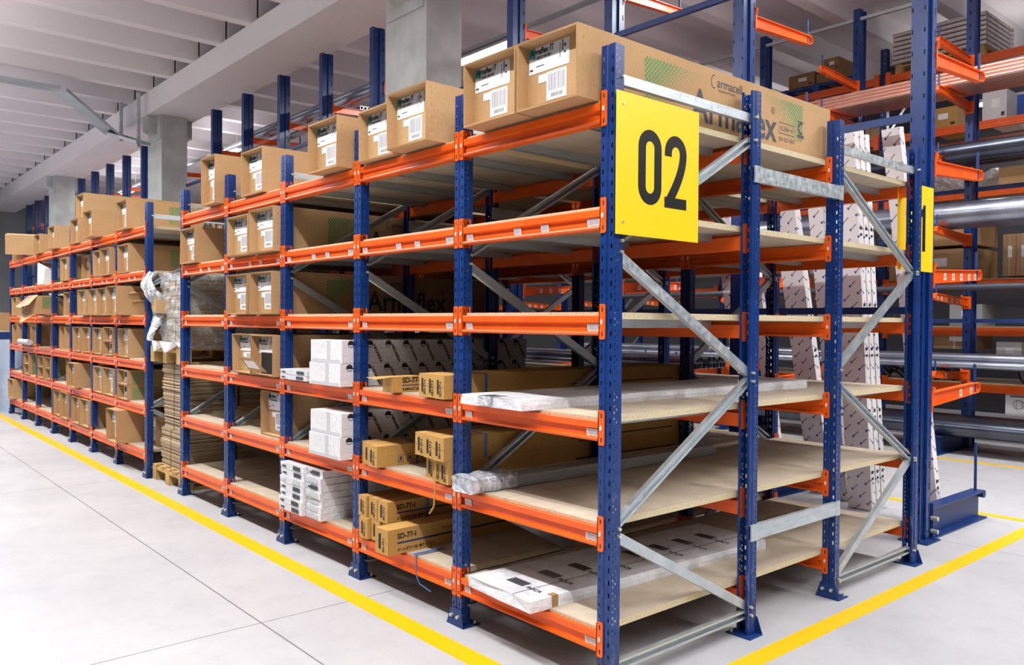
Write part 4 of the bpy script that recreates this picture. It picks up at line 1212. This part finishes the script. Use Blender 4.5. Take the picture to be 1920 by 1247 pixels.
sack_pile(XR+.0, 2.0, 5.325, 7)
pallet('blue_pallet', XR+.0, 3.85, 5.18, 1.0, 1.2, 'blue pallet high up under brown cartons', PBLUE)
for i, (y, z, w_, h_) in enumerate(((4.5, 5.325, .45, .22), (4.05, 5.325, .42, .16), (3.95, 5.325, .0, .0), (4.1, 5.487, .25, .2))):
    if w_: goods('brown_carton', f'brown carton, {["left one","right one","","upper one"][i]} on the high blue pallet', 'carton', XR+.05, y, z, .5, w_, h_, CARDE, group='cartons on the blue pallet')
goods('white_crate', 'pale box above the copper pipes near the right picture edge', 'crate', XR+.1, 1.75, 4.28, .8, .30, .42, WCARD)
goods('brown_carton', 'golden brown carton right of the tall column below the copper pipes', 'carton', XR+.05, 2.35, 4.28, .8, .42, .3, SDCARD)
goods('brown_carton', 'brown carton hidden behind the blue bins below the copper pipes', 'carton', XR+.05, 3.6, 4.28, .8, .5, .3, CARD)
goods('blue_bin', 'dark blue bin on the level below the copper pipes', 'bin', XR+.02, .75, 4.28, .7, .85, .28, PBLUE)
m = MB()
for i in range(6): m.extrude([(-.03, 0), (.03, 0), (.0, .22)], (0, .06*i*1.3, 0), (.4, .06*i*1.3, 0))
tag(ob('ribbed_tray', m.mesh('ribbed_tray', WCARD), None, (XR+.05, 1.0, 4.565)), 'white ribbed plastic tray on the dark blue bin', 'tray')
goods('brown_carton', 'wide brown carton behind the thick pipes on the right', 'carton', XR+.0, -.1, 3.36, .9, 1.9, .26, CARD)
m = MB()
vs = []
for i in range(17):
    for j in range(9):
        u, v = i/16, j/8; vs.append((.15*math.sin(v*PI)*R.uniform(.8, 1.1)*-1+.3, 1.1*u, .32*math.sin(v*PI/2+.0)*(.8+.2*math.sin(u*9))+R.uniform(-.02, .02)*(j > 0)))
m.add(vs, [(i*9+j, (i+1)*9+j, (i+1)*9+j+1, i*9+j+1) for i in range(16) for j in range(8)]); m.box(.25, .9, .05, 1.05, 0, .22, 1)
tag(ob('film_heap', m.mesh('film_heap', [FILMD, CARD]), None, (XR, 1.7, 3.36)), 'heap of crumpled clear film over cartons above the thick pipe', 'film')
goods('wide_carton', 'large brown carton lying behind the very thick pipe', 'carton', XR+.0, 2.1, 2.62, .9, 1.15, .42, CARD)
goods('wide_carton', 'large brown carton with white label left of the far blue column', 'carton', XR+.0, 2.1, 2.13, .9, 1.15, .44, CARD, 'tape')
for i in range(2): goods('upright_carton', f'upright strapped brown carton, {["left","right"][1-i]} of the two beside the far column', 'carton', XR+.0, 1.42+i*.16, 2.16, .6, .155, .56, CARD, 'tape', 'upright strapped cartons')
t = goods('drain_hose_carton', 'brown carton printed DSH-20-1 at the right picture edge', 'carton', XR+.0, .62, 2.16, .8, .55, .46, SDCARD)
p = MB(); p.merge(text_mb('DSH-20-1', .06, .002), MX_FRONT, (-.002, .53, .36)); p.merge(text_mb('ドレンホース', .06, .001), MX_FRONT, (-.002, .53, .29)); p.box(-.002, 0, .2, .53, .24, .262)
ob('printed_text', p.mesh('printed_text', NAVY), t)
goods('blue_bin', 'blue bin on the level left of the sign', 'bin', XR, 3.5, 2.13, .6, .5, .2, PBLUE)
goods('brown_carton', 'brown carton far back beside the sign', 'carton', XR+.1, 4.2, 2.13, .7, .6, .4, CARD)
goods('grey_bin', 'grey plastic box on the level under the labelled arms', 'bin', XR+.0, 1.98, 1.49, .5, .42, .30, GREYBIN)
goods('patterned_carton', 'golden carton, lower one at the right picture edge', 'carton', XR, .66, 1.49, .5, .42, .19, SDCARD)
goods('patterned_carton', 'golden carton, upper one at the right picture edge', 'carton', XR, .66, 1.682, .5, .42, .19, SDCARD)
for i in range(3): goods('patterned_carton', f'golden patterned carton seen through the shelving, {["lower","middle","upper"][i]}', 'carton', XR, 5.4, 1.49+i*.17, .5, .5, .165, SDCARD)
goods('brown_carton', 'brown carton with white label above the bright pipes', 'carton', XR+.0, 2.05, 1.17, .6, .56, .24, CARD, 'tape')
goods('white_crate', 'small white box right of the far column above the bright pipes', 'crate', XR+.0, 1.5, 1.0, .5, .3, .28, WCARD)
t = goods('white_appliance_carton', 'white carton with a drawing standing on the heavy pipes level', 'carton', XR-.0, 1.02, .30, .45, .66, .36, WCARD)
p = MB(); p.merge(text_mb('ELECTROLUX', .05) if False else text_mb('6 bar', .06, .002), MX_FRONT, (-.002, .28, .05)); p.merge(poly_stroke([(.07*math.cos(a), .06*math.sin(a)) for a in [2*PI*k/8 for k in range(10)]], .006), MX_FRONT, (-.002, .50, .15))
p.merge(poly_stroke([(-.03, -.06), (-.03, .06), (.04, .04), (.04, -.04)], .006), MX_FRONT, (-.002, .50, .15))
for i in range(2): p.box(-.002, 0, .22, .60, .25+.04*i, .265+.04*i)
ob('printed_text', p.mesh('printed_text', GREY), t)
for i in range(6):
    pts = [(0, 0, .04), (0, .10, .13), (.05, .22, .16), (.05, .30, .05)]
    tag(ob('black_pipe_bend', MB().path(pts, .045, 10).mesh('black_pipe_bend', BLACKP), None, (XR+.05, 2.1+.23*i, .705)), 'black pipe bend in the pile left of the far column', 'pipe bend', 'black pipe bends')
for i in range(5):
    tag(ob('black_fitting', MB().path([(0, 0, .05), (.02, .14, .05), (.04, .18, .16)], .05, 10).mesh('black_fitting', BLACKP), None, (XR+.05, .3+.26*i, .725)), 'black pipe fitting in the pile at the right picture edge', 'fitting', 'black fittings')

# lamp rail and sprinkler line
tag(ob('lamp_rail', MB().box(4.97, 5.03, 3.6, 30, 5.50, 5.55).mesh('lamp_rail', GALV)), 'long grey rail carrying the lamps over the cantilever aisle', 'rail')
